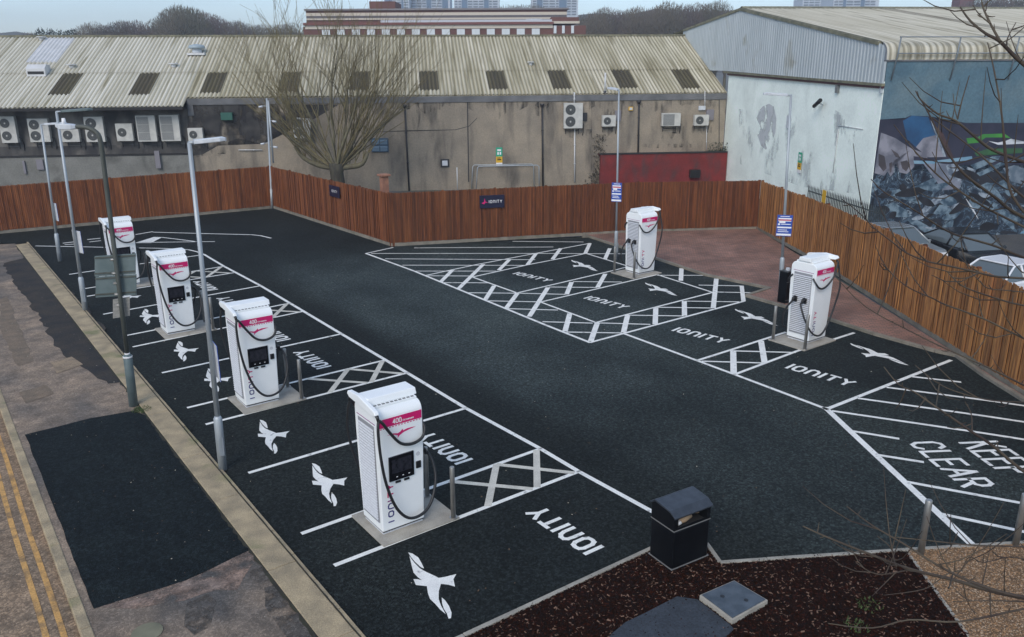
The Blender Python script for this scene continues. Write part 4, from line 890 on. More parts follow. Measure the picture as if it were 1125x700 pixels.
def holes(m,lo,hi,sc,st):
    t=m.node_tree; g=t.nodes.new('ShaderNodeNewGeometry'); mp=t.nodes.new('ShaderNodeMapping'); mp.inputs['Scale'].default_value=st; t.links.new(g.outputs['Position'],mp.inputs['Vector'])
    no=t.nodes.new('ShaderNodeTexNoise'); no.inputs['Scale'].default_value=sc; no.inputs['Detail'].default_value=6; t.links.new(mp.outputs[0],no.inputs['Vector'])
    mr=t.nodes.new('ShaderNodeMapRange'); mr.inputs['From Min'].default_value=lo; mr.inputs['From Max'].default_value=hi; t.links.new(no.outputs['Fac'],mr.inputs['Value']); t.links.new(mr.outputs[0],t.nodes['Principled BSDF'].inputs['Alpha'])
holes(st2,.47,.85,2.2,(1.6,1.6,.35))
soot=pmat('soot_mottle',(.02,.02,.022),(.06,.058,.055),1.6,.9); holes(soot,.33,.55,1.1,(1,1,.6))
for i,(a,b_,c,d,n) in enumerate(((212,250,161,175,8),(452,462,112,152,3),(474,484,112,140,3),(553,558,110,133,2),(586,592,112,125,2),(617,650,142,153,6),(659,677,140,158,5),(696,708,168,176,2),(724,752,139,158,6),(760,782,139,152,5),(655,662,150,196,2),(706,760,158,164,8))): wallpatch(ragged(a,b_,c,d,n,i),'dirt_streak',st2,-.006)
for i,x in enumerate(range(352,798,26)): wallpatch(ragged(x,x+22,111.5 if x<620 else 109,118+14*((i*37)%5)/4,6,50+i),'dirt_streak',st2,-.0065)
wallpatch([(400,146.5),(415,144.7),(448,143.3),(500,142.4),(515,138.5),(524,129.4),(524.5,129.8),(515.4,139),(500.6,142.9),(448,143.8),(415,145.2),(400,147)],'wall_cable',M['pipeblk'],-.012)
for x in (513.5,514.8): pass
wallpatch([(513,112),(514.2,112),(515.5,200),(514.3,200)],'render_joint',M['pipeblk'],-.007)
wallpatch([(649.6,108),(650.6,108),(650,198),(649,198)],'render_joint',st2,-.008)
wallpatch([(790,106),(790.8,106),(790.4,160),(789.6,160)],'render_joint',M['pipeblk'],-.008)
tag(bl,'long grimy rendered industrial building with corrugated roof and brown roof lights','building')
# red low wall
wallpatch([(206,116),(262,115),(345,115),(372,115),(350,128),(320,140),(296,146),(290,158),(262,152),(240,160),(222,170),(206,172)],'soot_patch',soot); wallpatch([(206,113),(330,113),(300,128),(290,148),(206,150)],'soot_patch',soot,-.008)
iv=MB(); rg=random.Random(9)
for (x0,y0,x1,y1,n_) in ((650,148,666,205,520),(640,190,664,206,160)):
    for i in range(n_):
        px=x0+(x1-x0)*rg.betavariate(2,2); py=y0+(y1-y0)*rg.random(); u_,z_=WL(px,py,-.05); c=B(u_,-.02-rg.random()*.18,z_); a_=Vector((rg.uniform(-1,1),rg.uniform(-1,1),rg.uniform(-1,1)))*.09; b_=Vector((rg.uniform(-1,1),rg.uniform(-1,1),rg.uniform(-1,1)))*.09; iv.add([c,c+a_,c+b_],[(0,1,2)])
tag(iv.build('climbing_plant',pmat('withered_ivy',(.035,.035,.025),(.07,.06,.045),4,.9)),'withered dark climbing plant on the grey wall left of the red wall','plant')
iv=MB()
for i in range(260):
    px=rg.uniform(778,800); py=166-rg.random()**2*9; u_,z_=WL(px,py,-.6); c=B(u_,-.6-rg.uniform(-.2,.2),z_); a_=Vector((rg.uniform(-1,1),rg.uniform(-1,1),rg.uniform(-1,1)))*.1; b_=Vector((rg.uniform(-1,1),rg.uniform(-1,1),rg.uniform(-1,1)))*.1; iv.add([c,c+a_,c+b_],[(0,1,2)])
tag(iv.build('shrub',pmat('ivy_green',(.02,.035,.018),(.04,.055,.03),4,.9)),'small dark green ivy on top of the red wall next to the white wall','plant')
u0,z0=WL(659,170,-.6); u1,_=WL(800,170,-.6); zt=WL(720,168.5,-.6)[1]
e=empty('red_wall',B(u0,0,0)); P0=B(u0,0,0)
mb=MB(); mb.box(u0,UE-.06,-.9,-.6,0,zt,1.0,lambda a,b,c:B(a,b,c)-P0); mb.box(u0,UE-.06,-.6,-.02,zt-.06,zt,1.0,lambda a,b,c:B(a,b,c)-P0); mb.build('masonry',M['redwall'],e)
mb=MB(); mb.box(u0-.05,UE-.06,-.95,-.55,zt,zt+.07,1.0,lambda a,b,c:B(a,b,c)-P0); mb.build('coping',M['dark'],e); tag(e,'low dark red painted wall with black coping in front of the grey render','wall')
u,z=WL(763,190,-1.0); o=MB(); o.box(u-.35,u+.35,-1.2,-.92,z-.3,z+.22,1.0,B); tag(o.build('electrical_box',M['black'],bevel=.01),'black square box against the red wall just above the fence','box')
# ------------------------------------------------------------------ air conditioners
ACG='air conditioning units on the long building wall'
def ac(x0,y0,x1,y1,kind,label,e=0.0,tilt=0,deep=.34,stand=.12):
    u0,z1=WL(x0,y0,e-stand-deep); u1,z0=WL(x1,y1,e-stand-deep); w=u1-u0; h=z1-z0; o0=B((u0+u1)/2,e,z0)
    t=empty('air_conditioner',o0,-NA)
    mb=MB(); mb.box(-w/2,w/2,-stand-deep,-stand,0,h); cs=mb.build('casing',M['acwhite'],t,bevel=.015)
    f=-stand-deep
    def fan(cx,cz,r):
        mb=MB(); mb.tube([(cx,f-.012,cz),(cx,f-.004,cz)],r,18); d=mb.build('fan_grille',M['acfan'],t)
        mb=MB()
        for k in range(3): 
            rr=r*(.35+.28*k); pts=[(cx+rr*math.cos(a*.35),f-.016,cz+rr*math.sin(a*.35)) for a in range(19)]; mb.tube(pts,.007,4,False)
        mb.tube([(cx,f-.02,cz),(cx,f-.012,cz)],r*.2,10); mb.build('guard_ring',M['acgrille'] if kind!='x' else M['acwhite'],d)
        mb=MB(); mb.tube([(cx,f-.024,cz),(cx,f-.014,cz)],r*.16,8); mb.build('hub',M['acwhite'],d)
    if kind=='twin': r=min(h*.21,w*.30); fan(-w*.5+r*1.25,h*.74,r); fan(-w*.5+r*1.25,h*.27,r)
    elif kind=='single': r=min(h*.40,w*.27); fan(-w*.5+r*1.35,h*.5,r)
    else:
        mb=MB(); n=3 if h/w>.9 else 1
        for k in range(n):
            zz0=h*(.06+.9*k/n); zz1=zz0+h*.9/n-.03; mb.box(-w*.45,w*.16,f-.008,f,zz0,zz1)
        lv=mb.build('louvre_panel',M['acgrille'],t)
        mb=MB(); z=.08
        while z<h-.05: mb.box(-w*.45,w*.16,f-.016,f-.009,z,z+.012); z+=.06
        mb.build('louvre_slat',M['acwhite'],lv)
    mb=MB()
    for s_ in (-1,1): 
        mb.box(s_*w*.35-.02,s_*w*.35+.02,-stand-deep,.0,-.05,-.005); mb.box(s_*w*.35-.02,s_*w*.35+.02,-.03,0,-.4,-.05)
    mb.box(-w*.35+.021,w*.35-.021,-.03,0,-.2,-.16); mb.build('bracket',M['pipeblk'],t)
    mb=MB(); mb.tube([(w*.5,-stand-.1,h*.2),(w*.5+.12,-stand-.05,h*.15),(w*.5+.14,-.03,-.2),(w*.5+.1,-.03,-.5)],.025,6); mb.build('pipework',M['pipeblk'],t)
    if tilt: t.rotation_euler=(0,tilt,-NA)
    tag(t,label,'air conditioner',ACG)
ac(-3,128,20,157,'twin','twin fan air conditioner cut off by the left edge of the photo',.44)
ac(29,130.5,56,156,'twin','twin fan air conditioner behind the two leftmost pole heads',.44)
ac(66,141,88,156,'single','small single fan air conditioner behind the old street light lantern',.44)
ac(91,128.5,116,156,'twin','twin fan air conditioner right behind the curved street light arm',.44)
ac(126,136,147,155,'single','single fan air conditioner left of the pair of louvred units',.44)
ac(148,127,173,155.5,'louvre','left unit of the pair of tall louvred air conditioners',.44)
ac(174,126.5,199,155,'louvre','right unit of the pair of tall louvred air conditioners',.44)
ac(205.5,141,223.5,155,'single','small air conditioner just above the nearest lamp head')
ac(320,130,340.5,152,'twin','slanting twin fan air conditioner behind the bare tree',tilt=R(6))
ac(620,113.5,640,141,'twin','upright white twin fan air conditioner with white pipe below',)
ac(662,127,676.5,139,'single','small air conditioner beside the slim lamp post')
ac(728,124.5,747.5,138.5,'louvre','wide low louvred air conditioner above the red wall')
ac(763.5,126.5,778.5,138,'single','rightmost small air conditioner next to a grey box near the white wall')
# wall fittings
def wallbox(name,x0,y0,x1,y1,mat,label,cat,dp=.12,e=0.0,extra=None):
    u0,z1=WL(x0,y0,e-dp); u1,z0=WL(x1,y1,e-dp); o0=B((u0+u1)/2,e,z0); t=empty(name,o0,-NA); w=u1-u0;h=z1-z0
    mb=MB(); mb.box(-w/2,w/2,-dp,-.002,0,h); mb.build('case',M[mat],t,bevel=.008)
    if extra: extra(t,w,h,-dp)
    tag(t,label,cat); return t
def slats(t,w,h,f):
    mb=MB()
    for i in range(2):
        for j in range(2): mb.bx((-w*.46+i*w*.48,f-.03,h*(.08+.47*j)),(w*.42,0,0),(0,.03,.05),(0,-.02,h*.28))
    mb.build('flap',pmat('vent_flap',(.12,.19,.26),rough=.4),t)
def inner(t,w,h,f):
    mb=MB(); mb.box(-w*.32,w*.32,f-.015,f-.001,h*.18,h*.82); mb.build('cover',M['lampwhite'],t)
wallbox('wall_vent',407.5,152,427,167,'plastic_blue','blue flapped wall vent right of the bare tree','vent',.1,0,slats)
wallbox('wall_vent',484,175,493.5,183.5,'pipeblk','small square wall vent left of the metal hoop rail','vent',.08,0,inner)
wallbox('meter_box',676,121.5,682,133,'pipeg','grey meter box behind the slim lamp post','box',.15)
wallbox('meter_box',776.5,120.5,784,132,'pipeg','grey box beside the rightmost air conditioner','box',.15)
wallbox('flood_light',691,117.5,695.5,121.5,'signyellow','small yellowish lamp high on the wall beside the black drainpipe','lamp',.12,0,inner)
wallbox('flood_light',768,116.5,775,121,'lampwhite','white wall lamp above the rightmost air conditioner','lamp',.15)
wallbox('security_alarm_box',640.5,124,645,133,'pipeblk','small black box right of the upright twin fan unit','box',.1)
wallbox('meter_box',39,175.5,48.5,186.5,'pipeg','purple grey box on the lower wall at the left','box',.12,-.15)
wallbox('duct',169,166,177,185,'pipeg','short purple grey duct on the lower wall','duct',.2,-.15)
wallbox('duct',24,177,29,191,'pipeg','thin purple grey duct on the lower wall far left','duct',.12,-.15)
wallbox('lantern_shade',242,124,255.5,132,'greenp','green wall lantern on the soot blackened wall','lantern',.35)
# drainpipes
def pipe(pts,r,mat,name,label,cat='pipe',e=-.1,hop=True):
    P=[B(*(lambda q:(q[0],e,min(q[1],ZE+.2)))(WL(x,y,e))) for x,y in pts]; o0=P[0].copy(); t=empty(name,o0); mb=MB(); mb.tube([p-o0 for p in P],r,8); mb.build('pipe',M[mat],t)
    if hop: mb=MB(); mb.tube([(0,0,.12),(0,0,0),(0,0,-.12)],[r*2.6,r*2.4,r],8); mb.build('hopper',M[mat],t)
    mb=MB()
    for f_ in (.3,.65): q=(P[-1]-P[0])*f_ if len(P)==2 else (P[1]-P[0])*f_; mb.tube([q-Vector((0,0,.04)),q+Vector((0,0,.04))],r*1.35,8)
    mb.build('clip',M[mat],t); tag(t,label,cat)
pipe([(444.5,117),(449.5,211)],.055,'pipeblk','drainpipe','black drainpipe right of the bare tree on the grey wall')
pipe([(595.5,116),(596.5,205)],.055,'pipeblk','drainpipe','black drainpipe left of the upright twin fan unit')
pipe([(702,112.5),(701,168)],.055,'pipeblk','drainpipe','black drainpipe ending above the red wall')
pipe([(631,100),(631,113)],.05,'pipew','flue_pipe','white pipe rising from the upright twin fan unit',hop=False)
pipe([(631.3,141.5),(631.3,200)],.05,'pipew','downpipe','white pipe running down below the upright twin fan unit',hop=False)
pipe([(774.5,100),(774.3,117)],.03,'pipew','conduit','thin white conduit above the rightmost wall lamp',hop=False)
pipe([(776.5,139),(776,165)],.03,'pipew','conduit','thin white conduit below the rightmost air conditioner',hop=False)
pipe([(262,164.8),(288,164.8)],.03,'pipew','conduit','short horizontal white conduit left of the camera pole',hop=False)
# green and yellow notice
def notice(fn,w,h,t0,label):
    t=empty('notice_sign',t0)
    mb=MB(); mb.box(-w/2,w/2,-.02,0,h*.5,h,1.0,fn); mb.build('green_half',M['signgreen'],t); mb=MB(); mb.box(-w/2,w/2,-.02,0,h*.16,h*.5-.003,1.0,fn); mb.build('yellow_half',M['signyellow'],t); mb=MB(); mb.box(-w/2,w/2,-.02,0,0,h*.16-.003,1.0,fn); mb.build('white_strip',M['signwhite'],t)
    mb=MB()
    for a,b_,c,d in ((-.3,.3,.8,.9),(-.3,-.05,.6,.75),(.08,.3,.6,.75)): mb.box(a*w,b_*w,-.026,-.021,c*h,d*h,1.0,fn)
    mb.build('white_symbol',M['signwhite'],t)
    mb=MB(); mb.box(-.3*w,.3*w,-.026,-.021,.3*h,.36*h,1.0,fn); mb.box(-.3*w,.2*w,-.026,-.021,.4*h,.44*h,1.0,fn); mb.build('black_text_band',M['black'],t); tag(t,label,'sign')
u,z=WL(548.5,182,-.02); u2,z2=WL(548.5,162,-.02)
notice(lambda a,b,c:T*a+N*b+Vector((0,0,c)),.42,z2-z,B(u,-.02,z),'green and yellow notice on the grey wall above the metal hoop rail')
# hoop rail in front of the wall
def onE(x,y,e): q=WL(x,y,e); return B(q[0],e,q[1])
t0=B(*(lambda q:(q[0],-.9,0))(WL(558,208,-.9))); e=empty('hoop_rail',t0); mb=MB()
pp=[onE(523,208,-.9),onE(524.5,184.5,-.9),onE(526,182.8,-.9),onE(590,181.5,-.9),onE(592,183,-.9),onE(592.5,206,-.9)]
pp[0].z=0;pp[-1].z=0; mb.tube([p-t0 for p in pp],.035,8); mb.build('front_hoop',M['galv'],e); mb=MB(); mb.tube([p-t0+N*.7-T*.25 for p in pp],.03,8); mb.build('rear_hoop',M['galv'],e); tag(e,'galvanised steel hoop rail against the grey wall','rail')
t0=onE(502.5,205,-.9); zt=onE(502.5,184,-.9).z; t0.z=0; mb=MB(); mb.tube([(0,0,0),(0,0,zt)],.035,8); o=mb.build('white_post',M['pipew']); o.location=t0; tag(o,'single thin white post left of the hoop rail','post')
# brick pier with pot
t0=G(424,262); t0=flat(t0)+N*1.5; e=empty('brick_pier',t0); zt=2.75
mb=MB(); mb.box(-.16,.16,-.16,.16,0,zt); mb.build('shaft',M['coping'],e); mb=MB(); mb.box(-.25,.25,-.25,.25,zt,zt+.1); mb.build('cap',M['coping'],e,bevel=.02); tag(e,'small terracotta capped pier showing above the fence','pier')
# roof items
def roofitem(name,x,y,w,label,build):
    u,e_=RP(x,y); t=empty(name,B(u,e_,ZE+SL*e_+.08),-NA); build(t,w); tag(t,label,'roof vent')
def mush(t,w):
    mb=MB(); mb.tube([(0,0,-.1),(0,0,.35)],w*.28,12); mb.build('stack',M['lampwhite'],t); mb=MB(); mb.tube([(0,0,.3),(0,0,.34),(0,0,.52),(0,0,.6)],[w*.42,w*.5,w*.42,w*.1],16); mb.build('cowl',pmat('cowl_grey',(.30,.37,.41),rough=.5),t); mb=MB(); mb.box(-w*.5,w*.5,-w*.5,w*.5,-.12,.02); mb.build('base_plate',M['roofnew'],t)
def cowl(t,w):
    mb=MB(); mb.prism([(-w*.4,-.2),(w*.4,.1),(w*.4,.5),(-w*.1,.55),(-w*.4,.3)],-w*.5,w*.5,lambda y,z,x:(x,y,z)); mb.build('hood',M['roofnew'],t,bevel=.02); mb=MB(); mb.box(-w*.42,w*.42,-w*.4-.02,-w*.4,-.05,.12); mb.build('opening',M['dark'],t)
def smallv(t,w):
    mb=MB(); mb.tube([(0,0,-.05),(0,0,.2)],w*.25,10); mb.build('stub',M['roofnew'],t); mb=MB(); mb.tube([(0,0,.18),(0,0,.24)],w*.5,10); mb.build('cap',M['roofnew'],t)
roofitem('roof_vent',217,60,1.15,'round grey mushroom vent high on the corrugated roof',mush)
roofitem('roof_vent',43,82,1.15,'boxy pale hooded vent on the left part of the roof',cowl)
roofitem('roof_vent',46,45.5,.6,'small pale vent near the ridge at the left',smallv)
roofitem('roof_vent',79,76,.6,'small pale vent right of the boxy hooded vent',smallv)
roofitem('roof_vent',191,75,.6,'small pale vent left below the mushroom vent',smallv)
roofitem('roof_vent',583,73,.5,'small pale vent in the middle of the roof right of the tree',smallv)
u,e_=RP(664,101); t=empty('roof_vent',B(u,.3,ZE+.1)); mb=MB(); mb.tube([(0,0,0),(0,0,1.3)],.06,8); mb.build('stub',M['pipew'],t); mb=MB(); mb.tube([(0,0,-.05),(0,0,.15)],[.2,.08],8); mb.build('cap',M['pipeblk'],t); tag(t,'thin upright vent pipe at the roof edge beside the slim lamp post','roof vent')
# ------------------------------------------------------------------ warehouse with mural
wh=empty('warehouse',B(UE,EM,0)); O2=B(UE,EM,0)
def WB(u,e,z): return B(u,e,z)-O2
eA,zA=GB(815,9.5); eC,zC=GB(968,46.5); eL,zL=GB(752,33); eB0,zB0=GB(801,78); eB1,zB1=GB(972,92.3)
U2=60; EMw=EM
zM=CAM.z-.08
mb=MB(); mb.box(UE,UE+.03,EM,.0,-.1,zB1+.1,1.0,WB); mb.build('white_wall',M['whitewall'],wh)
mb=MB(); mb.box(UE+.032,U2,EM,EM+.3,-.1,zM,1.0,WB); mb.build('painted_wall',M['bluewall'],wh)
mb=MB(); mb.box(UE-.05,U2,EM-.05,EM+.35,zM,zM+.06,1.0,WB); mb.build('wall_coping',M['parapet'],wh)
# gable cladding: profiled sheet between bottom line and roof line
def ztop(e):
    if e>eA: return zA+(zL-zA)*(e-eA)/(eL-eA)
    return zA+(zC-zA)*(e-eA)/(eC-eA)
mb=MB(); vs=[];fs=[]; es=EM+.12; n=0; e=es; pit=.30
prof=[(0,0),(.16,0),(.19,-.04),(.27,-.04),(.30,0)]
cols=[]
while e<eL:
    for a,d in prof[:-1]: cols.append((e+a,d))
    e+=pit
curve=[]
for (e,d) in cols:
    zt_=ztop(e)-.05
    if e<eC:   # rounded shoulder
        k=(eC-e)/(eC-EM); zt_=zM+.3+(zC-zM-.3)*math.sqrt(max(0,1-k*k))-.05
    zb=zB1+(zB0-zB1)*max(0,min(1,(e-eB1)/(eB0-eB1))) if e<0 else max(zB0, ZE+SL*e+.0)
    vs+= [WB(UE-.06+d,e,zb),WB(UE-.06+d,e,max(zb,zt_))]
for i in range(len(cols)-1): fs.append((2*i,2*i+1,2*i+3,2*i+2))
mb.add(vs,fs); mb.build('gable_cladding',M['clad'],wh)
# verge trims
mb=MB()
def rib(mb,pts,w,h):
    for a,b_ in zip(pts[:-1],pts[1:]):
        a,b_=Vector(a),Vector(b_); mb.bx(a,b_-a,T*w,(0,0,h))
rib(mb,[WB(UE-.14,eL,zL-.12),WB(UE-.14,eA,zA-.12),WB(UE-.14,eC,zC-.12)],.25,.16); mb.build('verge_trim',M['mossy'],wh)
mb=MB(); rib(mb,[WB(UE-.16,eB0+.6,zB0-.14),WB(UE-.16,eB1,zB1-.10)],.18,.12); mb.build('drip_trim',M['mossy'],wh)
mb=MB(); rib(mb,[WB(UE-.12,eB0,zB0-.26),WB(UE-.12,eB1,zB1-.2)],.12,.1); mb.build('maroon_strip',pmat('maroon_trim',(.06,.018,.02),rough=.7),wh)  # thin dark maroon strip below the drip trim
# roof: profile swept along u, corrugated
prf=[(eL+6,zL-.6),(eL,zL),(eA,zA)]
for k in range(1,9): prf.append((eA+(eC-eA)*k/8,zA+(zC-zA)*k/8))
for k in range(1,9):
    a=k/8*math.pi/2; prf.append((eC-(eC-EM-.05)*math.sin(a),zM+.06+.25+(zC-zM-.31)*math.cos(a)))
prf.append((EM+.05,zM+.06))
vs=[];fs=[]; nu=int((U2-UE)/.32*4); m_=len(prf)
for i in range(nu+1):
    u=UE-.02+(U2-UE)*i/nu; hh=.03+.03*math.sin(2*math.pi*u/.32)
    for (e,z) in prf: vs.append(WB(u,e-(hh*.7 if e<eC else 0),z+(hh if e>=eC else hh*.4)))
for i in range(nu):
    for j in range(m_-1): a=i*m_+j; fs.append((a,a+1,a+m_+1,a+m_))
mb=MB(); mb.add(vs,fs); mb.build('roof',M['wroof'],wh)
mb=MB(); bm_=[(eA+.25,zA-.03),(eA,zA+.1),(eA-.25,zA-.03)]
mb.add([WB(uu,e,z+.04) for uu in (UE-.05,U2) for e,z in bm_],[(0,3,4,1),(1,4,5,2)]); mb.build('ridge_cap',M['mossy'],wh)
# dark dirty rows of sheets on the roof
for uu,w in ((27,.9),(37,.8),(47,.8)):
    vs=[];fs=[]
    for i in range(int(w/.08)+1):
        u=uu+i*.08; hh=(0,.045,.045,0)[i%4]
        for k in range(9): e=eA-.4+(eC+.5-eA)*k/8; z=zA+(zC-zA)*(e-eA)/(eC-eA); vs.append(WB(u,e,z+hh+.012))
    for i in range(int(w/.08)):
        for j in range(8): a=i*9+j; fs.append((a,a+1,a+10,a+9))
    mb=MB(); mb.add(vs,fs); mb.build('roof_light',pmat('grimy_sheet',(.21,.19,.14),(.14,.125,.09),1.5,.9),wh)
# railing at the mural wall top
mb=MB(); uR0=WL(985,70,EM-.1)[0]; uR1=WL(1050,70,EM-.1)[0]; dU=uR1-uR0
zr=WL(1050,40.5,EM-.1)[1]; zm=WL(1050,58.5,EM-.1)[1]; zlo=WL(1047,88,EM-.1)[1]
for i in range(7):
    u=uR0+dU*i; mb.tube([WB(u-.15,EM-.08,zlo),WB(u,EM-.12,zm),WB(u+.05,EM-.12,zr)],.035,6)
for z in (zr,zm): mb.tube([WB(uR0,EM-.12,z),WB(uR0+dU*6.1,EM-.12,z)],.03,6)
mb.build('edge_railing',M['ironrail'],wh)
mb=MB(); mb.box(UE-.12,UE-.01,EM-.02,EM+.12,zB1-.4,zM,1.0,WB); mb.build('corner_downpipe',M['clad'],wh)
# bare patches and marks on the white wall
def gpatch(px,name,mat,du=-.004):
    P=[GB(x,y) for x,y in px]; bm=bmesh.new(); f=bm.faces.new([bm.verts.new(WB(UE+du,e,z)) for e,z in P]); bmesh.ops.triangulate(bm,faces=[f]); me=bpy.data.meshes.new(name); bm.to_mesh(me); bm.free(); me.materials.append(mat); o=bpy.data.objects.new(name,me); COL.objects.link(o); o.parent=wh; return o
peel=pmat('peeled_patch',(.50,.525,.53),(.57,.595,.60),4,.9); holes(peel,.36,.5,1.3,(1,1,.8)); wornp=pmat('worn_paint',(.50,.53,.54),(.60,.63,.64),2,.9); holes(wornp,.55,.75,.9,(1,1,.5))
gpatch([(834,122),(838,117),(845,114),(850,117),(853,130),(852,145),(848,158),(842,165),(836,160),(832,148),(835,138),(831,130)],'bare_patch',peel)
gpatch([(885,122),(900,118),(915,120),(930,127),(945,122),(962,125),(962,150),(950,160),(935,148),(925,165),(900,150),(890,140)],'bare_patch',wornp)
gpatch([(812,120),(960,128),(956,215),(880,205),(812,180)],'bare_patch',wornp,-.006)
mb=MB()
for (x,y,x2,y2) in ((915,190,921,142),(921,138,948,142)):
    a=GB(x,y,UE-.03);b_=GB(x2,y2,UE-.03); mb.tube([WB(UE-.03,*a),WB(UE-.03,*b_)],.02,5)
mb.build('surface_conduit',M['pipew'],wh)
tag(wh,'white warehouse with grey corrugated gable, curved roof edge and a painted side wall','warehouse')
# mural polygons on the painted wall (one part each)
def mp(px,mat,k,name='mural_shape'):
    P=[WL(925+x/5.6,110+y/5.6,EM-.002*k) for x,y in px]; bm=bmesh.new(); f=bm.faces.new([bm.verts.new(WB(max(u,UE+.02),EM-.002*k,z)) for u,z in P]); bmesh.ops.triangulate(bm,faces=[f]); me=bpy.data.meshes.new(name); bm.to_mesh(me); bm.free(); me.materials.append(mat); o=bpy.data.objects.new(name,me); COL.objects.link(o); o.parent=wh; return o
mm=lambda n,a,b,s=1.2:pmat('mural_'+n,a,b,s,.8,lo=.4,hi=.6)
navym=mm('navy',(.016,.02,.04),(.03,.032,.055)); skin=mm('skin',(.26,.26,.30),(.12,.125,.155),1.3); sleeve=mm('sleeve',(.015,.06,.14),(.02,.09,.20)); grn=mm('green',(.06,.27,.04),(.04,.20,.04)); grnd=mm('dull_green',(.035,.12,.045),(.03,.08,.04)); stl=mm('steel',(.035,.07,.105),(.17,.24,.29),3.5); pale=mm('pale',(.30,.35,.40),(.09,.12,.16),4.5); ltb=mm('light_blue',(.12,.25,.36),(.2,.33,.42)); blk=mm('black',(.008,.009,.013),(.02,.022,.03)); shirt=mm('shirt',(.22,.24,.29),(.12,.14,.18),1.6); wht=mm('white',(.6,.62,.65),(.5,.53,.56))
mp([(230,120),(370,120),(420,95),(540,100),(560,130),(760,140),(1120,140),(2600,140),(2600,420),(600,460),(190,420)],navym,1,'mural_ground')
mp([(190,400),(600,450),(2600,400),(2600,1350),(100,1350)],M['mural'],1.5,'mural_machinery')
mp([(375,128),(430,95),(530,105),(575,215),(500,235),(455,290),(400,240)],sleeve,2)
mp([(455,290),(500,235),(578,215),(640,350),(530,352)],skin,2.5)
mp([(240,200),(330,235),(430,300),(530,335),(525,358),(440,345),(445,410),(400,455),(355,445),(345,390),(325,370),(320,440),(300,470),(280,440),(260,465),(200,450)],skin,3,'mural_hand')
for q in ([(300,300),(345,330),(360,360),(330,350)],[(290,390),(310,380),(305,440),(295,450)],[(360,380),(400,370),(420,400),(395,440),(370,420)],[(225,330),(262,345),(275,420),(255,440),(225,400)]): mp(q,mm('skin_dark',(.09,.075,.08),(.05,.045,.05)),3.5)
mp([(500,392),(560,385),(690,400),(735,480),(725,545),(620,555),(560,470)],shirt,2.7)
mp([(440,372),(560,375),(800,345),(803,368),(560,392),(445,392)],ltb,3.2)
mp([(545,125),(560,140),(640,345),(625,348)],pale,3.1); mp([(565,150),(620,200),(690,360),(650,350)],mm('rust',(.09,.05,.045),(.05,.03,.03)),3)
mp([(790,400),(930,345),(975,345),(960,370),(820,430)],stl,3); mp([(830,450),(980,380),(1120,350),(1120,365),(990,400),(850,470)],stl,3.1)
mp([(765,235),(830,230),(870,210),(1000,206),(1040,235),(1000,230),(885,230),(840,262),(775,268)],grn,3.3); mp([(815,325),(900,300),(1110,295),(1110,325),(900,330),(830,345)],grnd,3.2)
mp([(900,252),(960,262),(1010,250),(1040,238),(1060,258),(1120,255),(1120,268),(1040,272),(960,275)],wht,3.6)
mp([(225,580),(330,550),(420,545),(560,480),(585,495),(560,530),(450,560),(330,590),(235,600)],stl,3.4)
mp([(330,585),(420,580),(470,625),(540,600),(570,560),(560,610),(480,645),(420,620),(350,605)],stl,3.6)
mp([(480,690),(520,640),(570,600),(640,580),(700,610),(745,660),(700,690),(670,640),(620,625),(560,650),(510,700)],pale,3.8); mp([(560,700),(600,645),(650,640),(690,700)],stl,3.7)
mp([(760,610),(860,600),(960,640),(940,690),(860,660),(800,680)],stl,3.3); mp([(840,530),(900,505),(960,560),(1000,620),(920,600)],stl,3.5)
mp([(990,420),(1060,400),(1120,420),(1120,520),(1040,500)],mm('grey_blue',(.09,.13,.17),(.16,.20,.24),3),3.1); mp([(1040,520),(1120,540),(1120,640),(1060,620)],blk,3.2)
mp([(250,650),(320,630),(400,680),(420,720),(330,720)],stl,3.3); mp([(640,400),(700,390),(760,430),(720,500),(660,470)],pale,3.7); mp([(770,410),(825,430),(800,490),(760,470)],pale,3.9)
rg=random.Random(17)
for mt,n_,w0,w1,lay in ((blk,40,7,16,4.2),(stl,34,5,13,4.6),(blk,30,3,8,5.0),(pale,20,2,6,5.4),(wht,8,.8,2.2,5.8),(ltb,8,2,4,5.6)):
    m_=MB()
    for i in range(n_):
        x=rg.uniform(215,1900); y=rg.uniform(455,1000); L_n=rg.uniform(50,220); a=rg.choice((-.5,-.3,.2,.6,1.2,2.2,.9))+rg.uniform(-.3,.3); cv=rg.uniform(-.9,.9); wd=rg.uniform(w0,w1)*5.6/2
        pts=[]; q=[x,y]
        for k in range(9): pts.append((q[0],q[1],a)); q=[q[0]+math.cos(a)*L_n/8,q[1]+math.sin(a)*L_n/8]; a+=cv/8
        vs=[]
        for k,(px,py,aa) in enumerate(pts):
            ww=wd*math.sin(math.pi*(k+.6)/9.2)
            for sg in (-1,1):
                u_,z_=WL(925+(px-math.sin(aa)*ww*sg)/5.6,110+(py+math.cos(aa)*ww*sg)/5.6,EM-.002*lay); vs.append(WB(max(u_,UE+.03),EM-.002*lay-.00002*i,max(z_,-.05)))
        m_.add(vs,[(2*k,2*k+1,2*k+3,2*k+2) for k in range(8)])
    m_.build('mural_strokes',mt,wh)['kind']='stuff'
